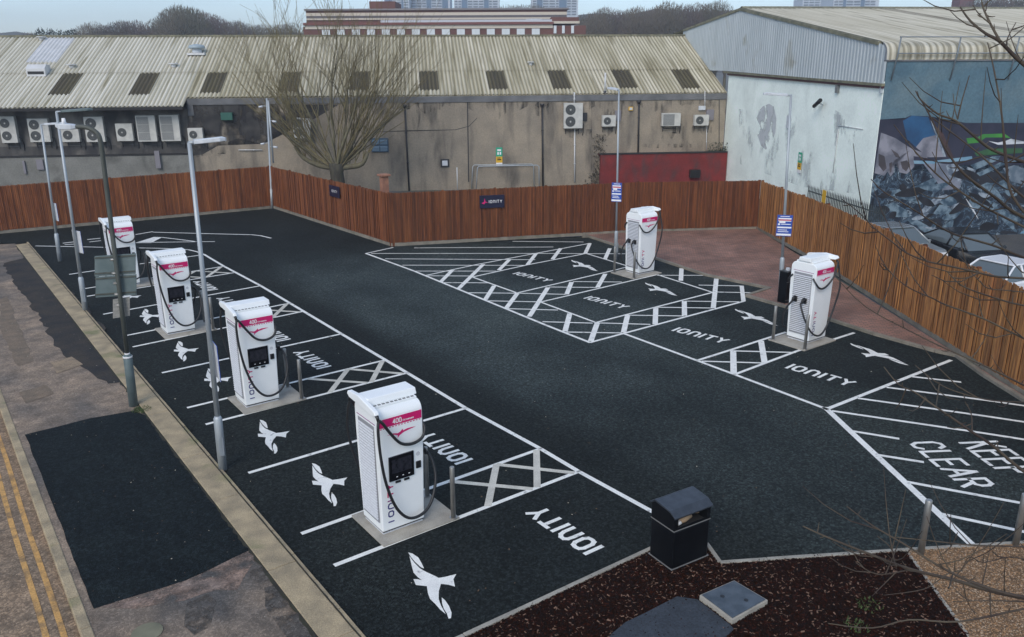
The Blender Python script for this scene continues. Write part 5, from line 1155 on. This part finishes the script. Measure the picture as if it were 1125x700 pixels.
# fittings on the white wall
def gthing(name,x,y,fnb,label,cat):
    e,z=GB(x,y,UE-.1); t=empty(name,B(UE,e,z)); fnb(t); tag(t,label,cat)
def cctv(t):
    mb=MB(); mb.tube([(0,0,0),-T*.35-N*.1+Vector((0,0,.1))],.03,6); mb.build('arm',M['galv'],t); mb=MB(); a=-T*.35-N*.1+Vector((0,0,.1)); mb.tube([a+N*.35+Vector((0,0,-.2)),a-N*.3+Vector((0,0,.15))],.1,8); mb.build('housing',M['black'],t)
gthing('security_camera',902,115,cctv,'black security camera high on the white wall','camera')
def sm(t): 
    mb=MB(); mb.box(-.12,0,-.12,.12,-.18,.18,1.0,lambda a,b,c:T*a+N*b+Vector((0,0,c))); mb.build('case',M['acgrille'],t)
gthing('alarm_box',919,98,sm,'small grey box near the top of the white wall','box')
def mk_notice(x,y0,y1,label,w=.42):
    e,z0=GB(x,y1,UE-.03); _,z1=GB(x,y0,UE-.03)
    notice(lambda a,b,c:(N*-a)+T*b+Vector((0,0,c)),w,z1-z0,B(UE-.03,e,z0),label)
mk_notice(877.5,167,190,'green and yellow notice on the white wall beside the lamp post')
e_,z_=GB(866,131,UE-.05); mb=MB(); mb.box(-.03,0,-.2,.2,0,.7,1.0,lambda a,b,c:T*a+N*b+Vector((0,0,c))); o=mb.build('notice_plate',M['lampwhite']); o.location=B(UE-.03,e_,z_-.5); tag(o,'small pale notice on the white wall just left of the lamp post','sign')
# palisade fence in front of the white wall
pa=GB(885,240,UE-.9); pb_=GB(962,255,UE-.9)
e0_=pa[0]; e1_=pb_[0]-.6; zt=GB(925,214,UE-.9)[1]; t0=B(UE-.9,e0_,0); t=empty('palisade_fence',t0); mb=MB(); e=e0_; i=0
while e>e1_:
    mb.box(UE-.92,UE-.905,e-.05,e+.02,.1,zt-.08,1.0,lambda a,b,c:B(a,b,c)-t0); mb.add([B(UE-.915,e-.05,zt-.08)-t0,B(UE-.915,e+.02,zt-.08)-t0,B(UE-.915,e-.015,zt+.05)-t0],[(0,1,2)]); e-=.155
mb.build('pales',M['palisade'],t); mb=MB()
for z in (.35,zt-.35): mb.box(UE-.90,UE-.86,e1_,e0_,z,z+.06,1.0,lambda a,b,c:B(a,b,c)-t0)
mb.build('rails',M['palisade'],t); tag(t,'dark steel palisade fence in front of the white wall','fence')
e_,z_=GB(906,210,UE-.95); zt_=GB(906,209,UE-.95)[1]; z0_=GB(906,226,UE-.95)[1]; mb=MB(); mb.box(0,.02,-.18,.18,0,zt_-z0_,1.0,lambda a,b,c:T*a+N*b+Vector((0,0,c))); o=mb.build('warning_plate',M['signyellow']); o.location=B(UE-.97,e_,z0_); tag(o,'yellow plate on the palisade fence','sign')
# ------------------------------------------------------------------ parked cars
def make_car(mat,label,loc,rz,kind=0):
    t=empty('parked_car',loc,rz)
    L=2.15; W=.88
    lower=[(-L,.35),(-L-.02,.62),(-L+.12,.88),(-L+1.05,.98),(L-1.0,1.0),(L-.05,.92),(L,.6),(L-.03,.33)]
    roofp=[(-L+1.0,.975),(-L+1.75,1.44),(-.2,1.50),(.9,1.47),(L-.35,1.02)]
    def ext(prof,w0,w1,name,mt,par,bev,zref):
        mb=MB(); n=len(prof); zs=[z for _,z in prof]; z0,z1=min(zs),max(zs)
        wf=lambda z:w0+(w1-w0)*(z-z0)/(z1-z0)
        vs=[(x,-wf(z),z) for x,z in prof]+[(x,wf(z),z) for x,z in prof]
        mb.add(vs,[tuple(range(n)),tuple(range(2*n-1,n-1,-1))]+[(i,n+i,n+(i+1)%n,(i+1)%n) for i in range(n)]); return mb.build(name,mt,par,bevel=bev)
    bd=ext(lower,W,W*.97,'body',mat,t,.06,0)
    ext(roofp,W*.93,W*.70,'cabin_glass',M['glass'],t,.03,0)
    mb=MB(); mb.prism([(-L+1.78,-.60),(.86,-.60),(.86,.60),(-L+1.78,.60)],1.475,1.525); mb.build('roof_panel',mat,t,bevel=.02)
    mb=MB()
    for s in (-1,1):
        mb.tube([(-L+1.0,s*.82,.98),(-L+1.76,s*.64,1.46),(-.2,s*.62,1.51),(.9,s*.62,1.48),(L-.35,s*.80,1.02)],.035,6)
        mb.tube([(.05,s*.83,.98),(.0,s*.64,1.48)],.04,6)
    mb.build('pillars',mat,t)
    for x in (-1.35,1.3):
        for s in (-1,1):
            mb=MB(); mb.tube([(x,s*.66,.32),(x,s*.885,.32)],.32,18); w=mb.build('wheel',M['tyre'],t); mb=MB(); mb.tube([(x,s*.87,.32),(x,s*.895,.32)],.2,12); mb.build('rim',M['steel'],w)
    for s in (-1,1):
        mb=MB(); mb.bx((-L-.02,s*.66-.16,.66),(.14,0,0),(0,.32,0),(.05,0,.13)); mb.build('headlight',M['headl'],t)
        mb=MB(); mb.bx((L-.12,s*.70-.12,.68),(.13,0,0),(0,.24,0),(-.02,0,.2)); mb.build('tail_light',M['tail'],t)
        mb=MB(); mb.tube([(-.95,s*.86,1.0),(-.93,s*1.0,1.03)],.07,6); mb.build('wing_mirror',mat,t)
    tag(t,label,'car','cars parked behind the right fence')
def cp2(x,y,z): p=G(x,y,z); return (p.x,p.y,-.09)
angN=math.atan2(N.y,N.x)
make_car(M['carsilver'],'silver car parked below the mural close to the white wall',cp2(984,246,1.5),angN+.15)
make_car(M['carblack'],'black car parked between the silver and the white car below the mural',cp2(1064,252,1.5),angN+.05)
make_car(M['carwhite'],'white car parked nearest behind the right fence',cp2(1102,284,1.5),angN-1.2)
# ------------------------------------------------------------------ trees
def grow(mb,p,d,L,r,depth,rng,spread=.5,up=.25,kids=(3,5),seg=4,nside=5):
    pts=[p]; rs=[r]; q=p.copy(); dd=d.copy()
    for i in range(seg):
        dd=(dd+Vector((rng.uniform(-1,1),rng.uniform(-1,1),rng.uniform(-.6,1)))*.10+Vector((0,0,up*.25))).normalized(); q=q+dd*(L/seg); pts.append(q); rs.append(max(.006,r*(1-.62*(i+1)/seg)))
    mb.tube(pts,rs,nside if depth>1 else 3,False)
    if depth<=0: return
    for k in range(rng.randint(*kids)):
        f=rng.uniform(.25,1); i=min(seg-1,int(f*seg)); b_=pts[i]+(pts[i+1]-pts[i])*(f*seg-i); ax=Vector((rng.uniform(-1,1),rng.uniform(-1,1),rng.uniform(-.2,.5))).normalized()
        nd=(dd+ax*spread+Vector((0,0,up))).normalized(); grow(mb,b_,nd,L*rng.uniform(.45,.72),max(.007,rs[i]*.6),depth-1,rng,spread,up,kids,3,nside)
# pollarded tree between fence and wall
tb=Vector(); r_=ray(371,196); k=((C0-4.2)-CAM.dot(N))/r_.dot(N); tb=CAM+r_*k; tz=tb.z; tb.z=0
te=empty('bare_tree',tb); rng=random.Random(3)
mb=MB(); Ht=tz+.9; mb.tube([(0,0,-.1),(.04,0,Ht*.4),(-.03,.02,Ht*.75),(0,0,Ht)],[.5,.40,.40,.50],12); mb.build('trunk',M['barkd'],te)
rt=Vector((_r.x,_r.y,0)); fh=Vector((FW.x,FW.y,0)).normalized()
limbs=MB(); tw=MB()
def stem(p,d,L,r,lvl):
    """crooked limb that forks; upper orders are twigs"""
    n=6; pts=[p]; rs=[r]; q=p.copy(); dd=d.copy()
    for i in range(n):
        dd=(dd+Vector((rng.uniform(-1,1),rng.uniform(-1,1),rng.uniform(-.5,.8)))*(.20 if lvl>1 else .13)+Vector((0,0,.015))).normalized(); q=q+dd*(L/n); pts.append(q); rs.append(max(.0075,r*(1-.60*(i+1)/n)))
    (limbs if lvl>=2 else tw).tube(pts,rs,7 if lvl>=2 else (4 if lvl==1 else 3),False)
    if lvl<=0: return
    k={3:rng.randint(3,4),2:rng.randint(4,6),1:rng.randint(4,6)}[lvl]
    for j in range(k):
        f=rng.uniform(.3,1) if lvl<3 else rng.uniform(.35,.95); i=min(n-1,int(f*n)); b_=pts[i].lerp(pts[i+1],f*n-i); sd=(rt*rng.uniform(-1,1)+fh*rng.uniform(-.8,.8)+Vector((0,0,rng.uniform(-.1,.5))))
        stem(b_,(dd*.75+sd*.55+Vector((0,0,.05))).normalized(),L*rng.uniform(.45,.75),rs[i]*rng.uniform(.45,.65),lvl-1)
for i in range(11):
    a=-1.22+2.44*(i+rng.random()*.7)/11
    base=Vector((0,0,Ht-.12))+rt*(a*.30)+fh*rng.uniform(-.25,.25)
    d=(rt*math.sin(a)+fh*rng.uniform(-.45,.45)+Vector((0,0,math.cos(a)+.12))).normalized()
    stem(base,d,rng.uniform(4.6,6.0) if abs(a)<.8 else rng.uniform(4.0,5.2),rng.uniform(.055,.11),3)
for i in range(30):
    a=rng.uniform(-1.15,1.15); base=Vector((0,0,Ht-.1))+rt*(a*.38)+fh*rng.uniform(-.3,.3)
    stem(base,(rt*math.sin(a)+fh*rng.uniform(-.4,.4)+Vector((0,0,math.cos(a)+.2))).normalized(),rng.uniform(4.5,7.5),rng.uniform(.03,.05),1)
for sx,L,h in ((-1,2.4,.55),(1,1.9,.2),(-1,1.5,.2),(1,1.0,.9)):
    p=Vector((0,0,Ht-.25)); pts=[p,p+rt*sx*L*.4+Vector((0,0,h*.2)),p+rt*sx*L*.8+Vector((0,0,h)),p+rt*sx*L+Vector((0,0,h+.7))]; limbs.tube(smoothpts(pts,3),[.20-.011*i for i in range(10)],8)
    for j in range(7):
        q=pts[2].lerp(pts[3],rng.random()) if j%2 else pts[1].lerp(pts[2],rng.random()); stem(q,(Vector((0,0,1))+rt*sx*rng.uniform(-.1,.8)+fh*rng.uniform(-.3,.3)).normalized(),rng.uniform(3,4.5),.035,1)
limbs.build('limb',M['bark'],te); tw.build('crown',M['twig'],te)
tag(te,'bare pollarded tree with dense upright shoots between the fence and the grey wall','tree')
# far woodland
def far_tree_mesh(seed,ever=False):
    rng=random.Random(seed); mb=MB()
    if not ever:
        for i in range(13):
            a=rng.uniform(0,6.28); t_=rng.uniform(.1,.75); d=Vector((math.cos(a)*math.sin(t_),math.sin(a)*math.sin(t_),math.cos(t_))); grow(mb,Vector((0,0,rng.uniform(.15,.42))),d,rng.uniform(.22,.34),.014,2,rng,.9,.02,(5,7),3,3)
        # twig haze: many slivers through the crown volume
        for i in range(5200):
            a=rng.uniform(0,6.28); rr=rng.random()**.6; ph=rng.uniform(-1,1); R_=.34*math.sqrt(1-ph*ph)*rr; c=Vector((math.cos(a)*R_,math.sin(a)*R_,.66+.34*ph*rr**.5)); d=(c-Vector((0,0,.3))).normalized()+Vector((rng.uniform(-.5,.5),rng.uniform(-.5,.5),rng.uniform(-.3,.5))); d=d.normalized()*rng.uniform(.02,.045); s_=Vector((rng.uniform(-1,1),rng.uniform(-1,1),0)).normalized()*.004; mb.add([c-s_,c+s_,c+d],[(0,1,2)])
    else:
        for i in range(2600):
            a=rng.uniform(0,6.28); ph=rng.uniform(-1,1); R_=.42*math.sqrt(1-ph*ph)*(.75+.25*math.sin(3*a)); c=Vector((math.cos(a)*R_,math.sin(a)*R_,.55+.42*ph))*rng.uniform(.8,1.05); s_=Vector((rng.uniform(-1,1),rng.uniform(-1,1),rng.uniform(-1,1)))*.045; s2=Vector((rng.uniform(-1,1),rng.uniform(-1,1),rng.uniform(-1,1)))*.045; mb.add([c,c+s_,c+s2],[(0,1,2)])
    return mb
protos=[]
for k in range(4): protos.append((far_tree_mesh(20+k),M['wood1'] if k%2 else M['wood2']))
protos.append((far_tree_mesh(40,True),M['evergreen']))
PR=[]
for mbx,mt in protos:
    e=empty('woodland_tree'); tm=MB(); tm.tube([(0,0,-.02),(0,0,.3),(0,0,.62)],[.03,.022,.008],6); tm.build('trunk',M['bark'],e); mbx.build('crown',mt,e); PR.append(e)
used_p=[False]*5
def far_tree(px,top,D,kind,wf,label):
    e=PR[kind] if not used_p[kind] else copy_tree(PR[kind]); used_p[kind]=True
    p=atdepth(px,68,D); ht=(68-top)/F*D+CAM.z; e.location=(p.x,p.y,-.5); e.rotation_euler=(0,0,random.uniform(0,6)); e.scale=(ht*wf,ht*wf,ht)
    tag(e,label,'tree','trees beyond the roofs')
rng=random.Random(11)
def topL(x): 
    pts=[(0,38),(25,37),(45,31),(90,30),(98,27),(120,23),(150,23),(175,27),(185,13),(205,8),(225,12),(240,20),(262,22),(285,24),(300,27),(330,27)]
    for (a,b_),(c,d) in zip(pts[:-1],pts[1:]):
        if a<=x<=c: return b_+(d-b_)*(x-a)/(c-a)
    return 30
lw='bare brown tree in the distant wood above the left half of the long roof'
x=4
while x<325:
    ev=44<x<92; far_tree(x+rng.uniform(-2,2),topL(x)+rng.uniform(-3,4),rng.uniform(190,230),4 if ev else rng.randint(0,3),.75 if not ev else .6,'dark evergreen tree in the distant wood at the left' if ev else lw); x+=8 if not ev else 10
far_tree(205,8,175,0,1.0,'tallest round bare tree standing out above the left roof ridge'); 
x=636
def topR(x):
    pts=[(632,22),(642,12),(660,9),(690,9),(700,13),(712,8),(735,7),(760,8),(790,6)]
    for (a,b_),(c,d) in zip(pts[:-1],pts[1:]):
        if a<=x<=c: return b_+(d-b_)*(x-a)/(c-a)
    return 8
while x<800: far_tree(x+rng.uniform(-3,3),topR(x)+rng.uniform(-3,6),rng.uniform(180,220),rng.randint(0,3),.7,'bare tree in the wood right of the brick office building'); x+=8
x=1066
while x<1135: far_tree(x,rng.uniform(0,4),240,rng.randint(0,3),.8,'bare tree in the distant wood above the warehouse roof'); x+=9
x=556
while x<600: far_tree(x,8+rng.uniform(-1,2),300,rng.randint(0,3),.7,'small bare tree between the distant tower blocks'); x+=9
# hills
mb=MB(); n=60; vs=[]
for i in range(n+1):
    px=-60+1260*i/n; p=atdepth(px,68,560); h=(68-(37 if px<400 else 18)+2.5*math.sin(i*.7)+2*math.sin(i*1.9))/F*560+CAM.z; vs+=[(p.x,p.y,-.5),(p.x,p.y,h),(p.x+FW.x*60,p.y+FW.y*60,h*.8),(p.x+FW.x*60,p.y+FW.y*60,-.5)]
mb.add(vs,[f for i in range(n) for f in ((4*i,4*i+4,4*i+5,4*i+1),(4*i+1,4*i+5,4*i+6,4*i+2))]); mb.build('hills',pmat('hill_wood',(.05,.055,.05),(.08,.08,.07),.02,.95))['kind']='structure'
# ------------------------------------------------------------------ brick office building
def fbox(mb,x0,x1,y0,y1,D,dp,off=Vector()):
    a=atdepth(x0,68,D); hz=lambda y:(68-y)/F*D+CAM.z
    w=(x1-x0)/F*D; o=Vector((a.x,a.y,0)); mb.bx(o+Vector((0,0,hz(y1)))-off,rt*w,fh*dp,(0,0,hz(y0)-hz(y1)))
DB=125
ofc=atdepth(490,68,DB); ofc.z=0; ob=empty('office_building',ofc)
mb=MB(); fbox(mb,336,643,31,115,DB,30,ofc); mb.build('lower_wall',M['brickfar'],ob)
mb=MB(); fbox(mb,338,607,29.5,33.5,DB-.15,2,ofc); mb.build('cream_band',M['cream'],ob)
mb=MB(); fbox(mb,336,608,27,29.5,DB-.4,31,ofc); mb.build('parapet',pmat('brown_coping',(.16,.06,.05),rough=.8),ob)
mb=MB(); fbox(mb,420,606,24.6,27,DB-.3,12,ofc); mb.build('flat_roof_edge',pmat('pale_membrane',(.48,.50,.54),rough=.7),ob)
mb=MB(); fbox(mb,340,622,14.5,28,DB+14,14,ofc); mb.build('upper_wall',M['brickfar'],ob)
for y0,y1 in ((17,20),(22.5,24.2)): 
    mb=MB(); fbox(mb,340,622,y0,y1,DB+13.8,1,ofc); mb.build('upper_band',M['cream'],ob)
mb=MB(); fbox(mb,340,622,20,22.5,DB+13.85,1,ofc); mb.build('upper_glazing',pmat('dark_glazing',(.09,.08,.085),rough=.3),ob)
mb=MB(); fbox(mb,338,624,12.8,14.5,DB+13.6,15,ofc); mb.build('upper_roof',M['roofgrey'],ob)
mb=MB(); fbox(mb,409,437,5.5,13,DB+16,8,ofc); mb.build('plant_room',M['brickfar'],ob)
mb=MB(); fbox(mb,605,635,22.5,28,DB+2,20,ofc); mb.build('end_block',M['brickfar'],ob); mb=MB(); fbox(mb,604,636,26.5,29,DB-.2,1,ofc); mb.build('end_band',M['cream'],ob)
x=356.0
while x<600:
    mb=MB(); fbox(mb,x,x+8.6,34,41.5,DB-.12,.2,ofc); wdw=mb.build('window',M['winw'],ob); mb=MB(); fbox(mb,x+4,x+4.4,34,41.5,DB-.16,.05,ofc); mb.build('mullion',M['lampwhite'],wdw); x+=16.3
for x in (608,617,627): mb=MB(); fbox(mb,x,x+3,31,39,DB-.12,.2,ofc); mb.build('window',M['winw'],ob)
mb=MB(); a=atdepth(592,68,DB+8)-ofc; a.z=0; hz=lambda y:(68-y)/F*DB+CAM.z
for k in range(3): mb.tube(smoothpts([a+rt*(k*.5)+Vector((0,0,hz(37))),a+rt*(k*.5)+Vector((0,0,hz(25))),a+rt*(-1.5+k*.5)+Vector((0,0,hz(22))),a+rt*(-3.5+k*.3)+Vector((0,0,hz(25.5)))],4),.14,6)
mb.build('flue_pipes',M['galv'],ob)
tag(ob,'long red brick office building with cream bands and white window panels beyond the long roof','office building')
# tower blocks
def tower(x0,x1,ytop,D,cols,label,mt='towerw'):
    a=atdepth((x0+x1)/2,68,D); a.z=0; t=empty('tower_block',a); mb=MB(); fbox(mb,x0,x1,ytop,72,D,18,a); mb.build('wall',M[mt],t)
    x=x0+.6
    for i,cw in enumerate(cols):
        if cw<0: mb=MB(); fbox(mb,x,x-cw,ytop,72,D-.3,.4,a); mb.build('blue_panel',M['towerb'],t); x+=-cw
        else:
            hzz=ytop+1
            while hzz<20:
                mb=MB(); fbox(mb,x+.6,x+cw-.6,hzz,hzz+1.2,D-.25,.3,a); mb.build('window',M['towerwin'],t); hzz+=2.7
            x+=cw
    mb=MB(); fbox(mb,x0+4,x1-4,ytop-2,ytop,D+4,8,a); mb.build('plant_room',M['towerw'],t)
    tag(t,label,'tower block','distant tower blocks')
tower(425,452,-14,420,(-8,5,5,-2,6),'left distant white and blue tower block, its left half')
tower(453,496,-10,430,(6,6,5,-5,6,6,-6),'wide pale distant tower block right behind the brick offices')
tower(500,549,-9,400,(4,4,-6,6,6,6,-5,4,6),'distant tower block with blue stripes left of the gap in the skyline')
tower(584,634,-9,400,(5,-6,7,7,4,-8,5,6),'distant tower block above the right end of the brick offices')
tower(909,958,-4,420,(5,5,-3,8,8,-4,6,6),'distant pale block above the warehouse roof','towerw')
tower(876,908,4.5,520,(6,6,6,6),'low distant block beside the pale block above the warehouse roof','towerw')
a=atdepth(1052,68,260); a.z=0; t=empty('chimney_stack',a); mb=MB(); fbox(mb,1045,1060.5,-8,72,260,5,a); mb.build('shaft',pmat('far_chimney_brick',(.14,.06,.06),rough=.9),t); tag(t,'dark red brick chimney block above the warehouse roof','chimney')
# ------------------------------------------------------------------ foreground branches (a bare tree to the right of the camera)
ft=atdepth(1720,420,6.4); trunkx=Vector((ft.x,ft.y,0)); fe=empty('overhanging_tree',trunkx)
mb=MB(); mb.tube(smoothpts([(0,0,-.1),(.12,.05,1.6),(-.05,.1,3.4),(.14,.0,5.2),(.0,-.1,7.0),(.2,.05,9.4)],4),[.24-.0095*i for i in range(21)],10); mb.build('trunk',M['barkd'],fe)
BR=[ # (points, radius start px at thick end, depth start, depth end) thick end last
 ([(1055,8),(1066,23),(1083,37),(1099,46),(1125,71),(1180,110)],1.0,3.1),([(1078,-4),(1080,8),(1088,26),(1099,46)],1.0,2.0),([(1069,6),(1076,16),(1088,26)],.6,1.1),([(1085,1),(1083,12)],.5,.8),([(1116,25),(1107,42),(1106,52)],.6,1.2),
 ([(1085,47),(1089,63),(1094,87),(1100,122),(1105,168),(1112,215),(1150,260)],.8,2.0),([(1065,83),(1057,110),(1052,131)],.6,1.1),([(1047,103),(1049,120),(1052,131)],.5,.9),
 ([(1006,100),(1012,110),(1030,125),(1050,133),(1073,152),(1091,165),(1125,178),(1190,200)],.8,2.6),([(1012,110),(1022,128),(1039,164),(1057,189),(1077,205),(1096,219),(1114,233),(1170,262)],.8,2.6),([(1022,128),(1050,149),(1079,172),(1104,197),(1125,217),(1180,255)],.8,1.9),
 ([(982,137),(996,155),(1014,176),(1032,194),(1054,210),(1079,226),(1096,235),(1150,262)],.6,1.7),([(957,197),(970,210),(993,224),(1014,237),(1032,249),(1050,258),(1071,264),(1095,271),(1125,283),(1180,300)],.6,1.9),
 ([(925,219),(943,233),(961,251),(979,265),(996,278),(1018,287),(1041,292),(1068,298),(1095,304),(1125,306),(1180,312)],.6,1.7),([(968,289),(984,305),(1000,317),(1025,328),(1039,335),(1080,350),(1125,372),(1180,395)],.5,1.4),
 ([(1041,299),(1054,312),(1068,319),(1095,328),(1121,335),(1180,345)],.7,1.3),([(1064,296),(1077,310),(1086,317),(1104,319),(1125,321)],.5,.9),([(916,302),(951,337),(1006,367),(1043,385),(1088,405),(1122,422),(1180,450)],.5,1.4),
 ([(882,578),(906,589),(951,607),(999,625),(1047,637),(1088,649),(1125,657),(1200,672)],.8,3.4),([(930,556),(958,577),(992,597),(1030,621),(1064,638),(1105,652),(1150,660)],.7,2.4),([(964,589),(978,601),(982,614),(985,622)],.6,1.0),([(940,618),(964,631),(999,626)],.5,.9),
 ([(982,590),(1030,595),(1067,599),(1125,601),(1180,606)],.6,1.3),([(958,655),(985,628)],.5,.8),([(971,654),(1016,647),(1040,631),(1057,627)],.5,.9),([(910,685),(958,690),(999,681),(1054,683),(1125,669),(1180,660)],.7,1.6),([(1047,661),(1090,660),(1125,661)],.5,1.0),
 ([(971,403),(987,422),(1005,431),(1028,447),(1050,462),(1067,474),(1091,490),(1125,518),(1190,560)],.6,2.4),([(1060,441),(1067,455),(1068,474)],.5,1.1),([(1005,401),(1032,422),(1059,433),(1090,440),(1125,442)],.5,.9),([(1030,613),(1045,600),(1052,585)],.4,.7),([(1057,625),(1065,612),(1080,618),(1110,612),(1140,618)],.5,.9)]
rng=random.Random(5); br=MB(); nb=MB()
for pts,r0,r1 in BR:
    D0=5.2+rng.uniform(-.35,.35); n=len(pts); P=[]
    for i,(x,y) in enumerate(pts): P.append(atdepth(x,y,D0+.45*math.sin(i*.5+D0*3)*(.3))-trunkx)
    thick=pts[-1][0]>1145
    S=smoothpts(P,4); m_=len(S); rad=[(r0+(r1-r0)*i/(m_-1))/F*D0*.80 for i in range(m_)]
    if thick:  # run on to the trunk outside the frame
        e0=S[-1].copy(); zz=max(.6,e0.z-rng.uniform(.5,1.1)); S+= [e0.lerp(Vector((0,0,zz)),.35)+Vector((0,0,.12)),e0.lerp(Vector((0,0,zz)),.7)+Vector((0,0,.04)),Vector((0,0,zz))]; rad+=[rad[-1]*1.25,rad[-1]*1.6,rad[-1]*2.1]
    br.tube(S,rad,6,True)
    for j in range(2,m_-2):
        if rng.random()<.42:
            d=Vector((rng.uniform(-1,1),rng.uniform(-1,1),rng.uniform(-.6,1))).normalized()
            L=rng.uniform(.02,.06) if rng.random()<.6 else rng.uniform(.15,.5); d2=(d-RT*.6).normalized() if L>.1 else d; br.tube([S[j],S[j]+d2*L*.35,S[j]+d2*L*.7+Vector((0,0,L*.12)),S[j]+d2*L+Vector((0,0,L*.3))],[.0045,.0038,.003,.0018],4,False)
br.build('branch',M['twigb'],fe)
tag(fe,'thin bare branches of a tree reaching in from the right edge','tree')
# weeds: moss at the old street light, sprouts in the mulch
def tuft(px,py,n,sz,label,name='weed'):
    c=G(px,py); mb=MB(); rg=random.Random(int(px*py))
    for i in range(n):
        a=rg.uniform(0,6.28); rr=rg.random()**.5*sz; q=Vector((c.x+rr*math.cos(a),c.y+rr*math.sin(a),.03)); s_=Vector((rg.uniform(-1,1),rg.uniform(-1,1),0)).normalized()*.012; d=Vector((rg.uniform(-.04,.04),rg.uniform(-.04,.04),rg.uniform(.02,.07))); mb.add([q-s_,q+s_,q+d],[(0,1,2)])
    tag(mb.build(name,M['leaf']),label,None,None,'stuff')
tuft(156,452,260,.22,'green moss and weeds around the foot of the old street light')
tuft(955,668,70,.2,'small green weeds in the mulch below the branches'); tuft(940,690,60,.18,'small green weeds at the bottom edge of the mulch')
# ------------------------------------------------------------------ light and air
w=bpy.data.worlds.new('World'); scene.world=w; w.use_nodes=True; nt=w.node_tree; bg=nt.nodes['Background']
sk=nt.nodes.new('ShaderNodeTexSky'); sk.sky_type='NISHITA'; sk.sun_disc=False; SE,SR=R(38),R(236)
sk.sun_elevation=SE; sk.sun_rotation=SR; sk.air_density=1.0; sk.dust_density=.5; sk.ozone_density=3.0; sk.altitude=50
hs=nt.nodes.new('ShaderNodeHueSaturation'); hs.inputs['Saturation'].default_value=.86
nt.links.new(sk.outputs[0],hs.inputs['Color']); 
tc=nt.nodes.new('ShaderNodeTexCoord'); sz=nt.nodes.new('ShaderNodeSeparateXYZ'); nt.links.new(tc.outputs['Generated'],sz.inputs[0])
gm=nt.nodes.new('ShaderNodeMapRange'); gm.inputs['From Min'].default_value=0; gm.inputs['From Max'].default_value=.35; gm.inputs['To Min'].default_value=.66; gm.inputs['To Max'].default_value=1.10; nt.links.new(sz.outputs['Z'],gm.inputs['Value'])
cn=nt.nodes.new('ShaderNodeTexNoise'); cn.inputs['Scale'].default_value=3.0; cm_=nt.nodes.new('ShaderNodeMapping'); cm_.inputs['Scale'].default_value=(1,1,6); nt.links.new(tc.outputs['Generated'],cm_.inputs['Vector']); nt.links.new(cm_.outputs[0],cn.inputs['Vector'])
cg=nt.nodes.new('ShaderNodeMapRange'); cg.inputs['From Min'].default_value=.3; cg.inputs['From Max'].default_value=.7; cg.inputs['To Min'].default_value=.93; cg.inputs['To Max'].default_value=1.07; nt.links.new(cn.outputs['Fac'],cg.inputs['Value'])
gx=nt.nodes.new('ShaderNodeMath'); gx.operation='MULTIPLY'; nt.links.new(gm.outputs[0],gx.inputs[0]); nt.links.new(cg.outputs[0],gx.inputs[1])
vm=nt.nodes.new('ShaderNodeVectorMath'); vm.operation='SCALE'; nt.links.new(hs.outputs[0],vm.inputs[0]); nt.links.new(gx.outputs[0],vm.inputs['Scale']); vt=nt.nodes.new('ShaderNodeVectorMath'); vt.operation='MULTIPLY'; tm=nt.nodes.new('ShaderNodeMix'); tm.data_type='RGBA'; te_=nt.nodes.new('ShaderNodeMapRange'); te_.inputs['From Min'].default_value=.04; te_.inputs['From Max'].default_value=.3; nt.links.new(sz.outputs['Z'],te_.inputs['Value']); nt.links.new(te_.outputs[0],tm.inputs[0]); tm.inputs[6].default_value=(.92,.99,1.12,1); tm.inputs[7].default_value=(1.08,1.0,.90,1); nt.links.new(tm.outputs[2],vt.inputs[1]); nt.links.new(vm.outputs[0],vt.inputs[0]); nt.links.new(vt.outputs[0],bg.inputs['Color']); bg.inputs['Strength'].default_value=.14
sl=bpy.data.lights.new('sun','SUN'); sl.energy=1.1; sl.angle=R(28); sl.color=(1,.90,.78); so=bpy.data.objects.new('sun',sl); COL.objects.link(so)
sd=Vector((math.sin(SR)*math.cos(SE),math.cos(SR)*math.cos(SE),math.sin(SE))); so.rotation_euler=sd.to_track_quat('Z','Y').to_euler()
scene.view_settings.view_transform='Standard'; scene.view_settings.look='None'; scene.view_settings.exposure=0.70; scene.view_settings.gamma=1
# pale damp winter air
me=bpy.data.meshes.new('haze'); X0,X1,Y0,Y1,Z0,Z1=-705,905,-305,1205,-1.2,64
me.from_pydata([(x,y,z) for z in (Z0,Z1) for y in (Y0,Y1) for x in (X0,X1)],[],[(0,2,3,1),(4,5,7,6),(0,1,5,4),(2,6,7,3),(0,4,6,2),(1,3,7,5)]); ho=bpy.data.objects.new('haze',me); COL.objects.link(ho); ho['kind']='stuff'
hm=bpy.data.materials.new('haze_air'); hm.use_nodes=True; ht=hm.node_tree; ht.nodes.clear(); oo=ht.nodes.new('ShaderNodeOutputMaterial'); pv=ht.nodes.new('ShaderNodeVolumePrincipled'); pv.inputs['Color'].default_value=(.86,.91,1,1); pv.inputs['Density'].default_value=.0008; pv.inputs['Anisotropy'].default_value=.2; ht.links.new(pv.outputs[0],oo.inputs['Volume']); me.materials.append(hm)
scene.render.engine='CYCLES'
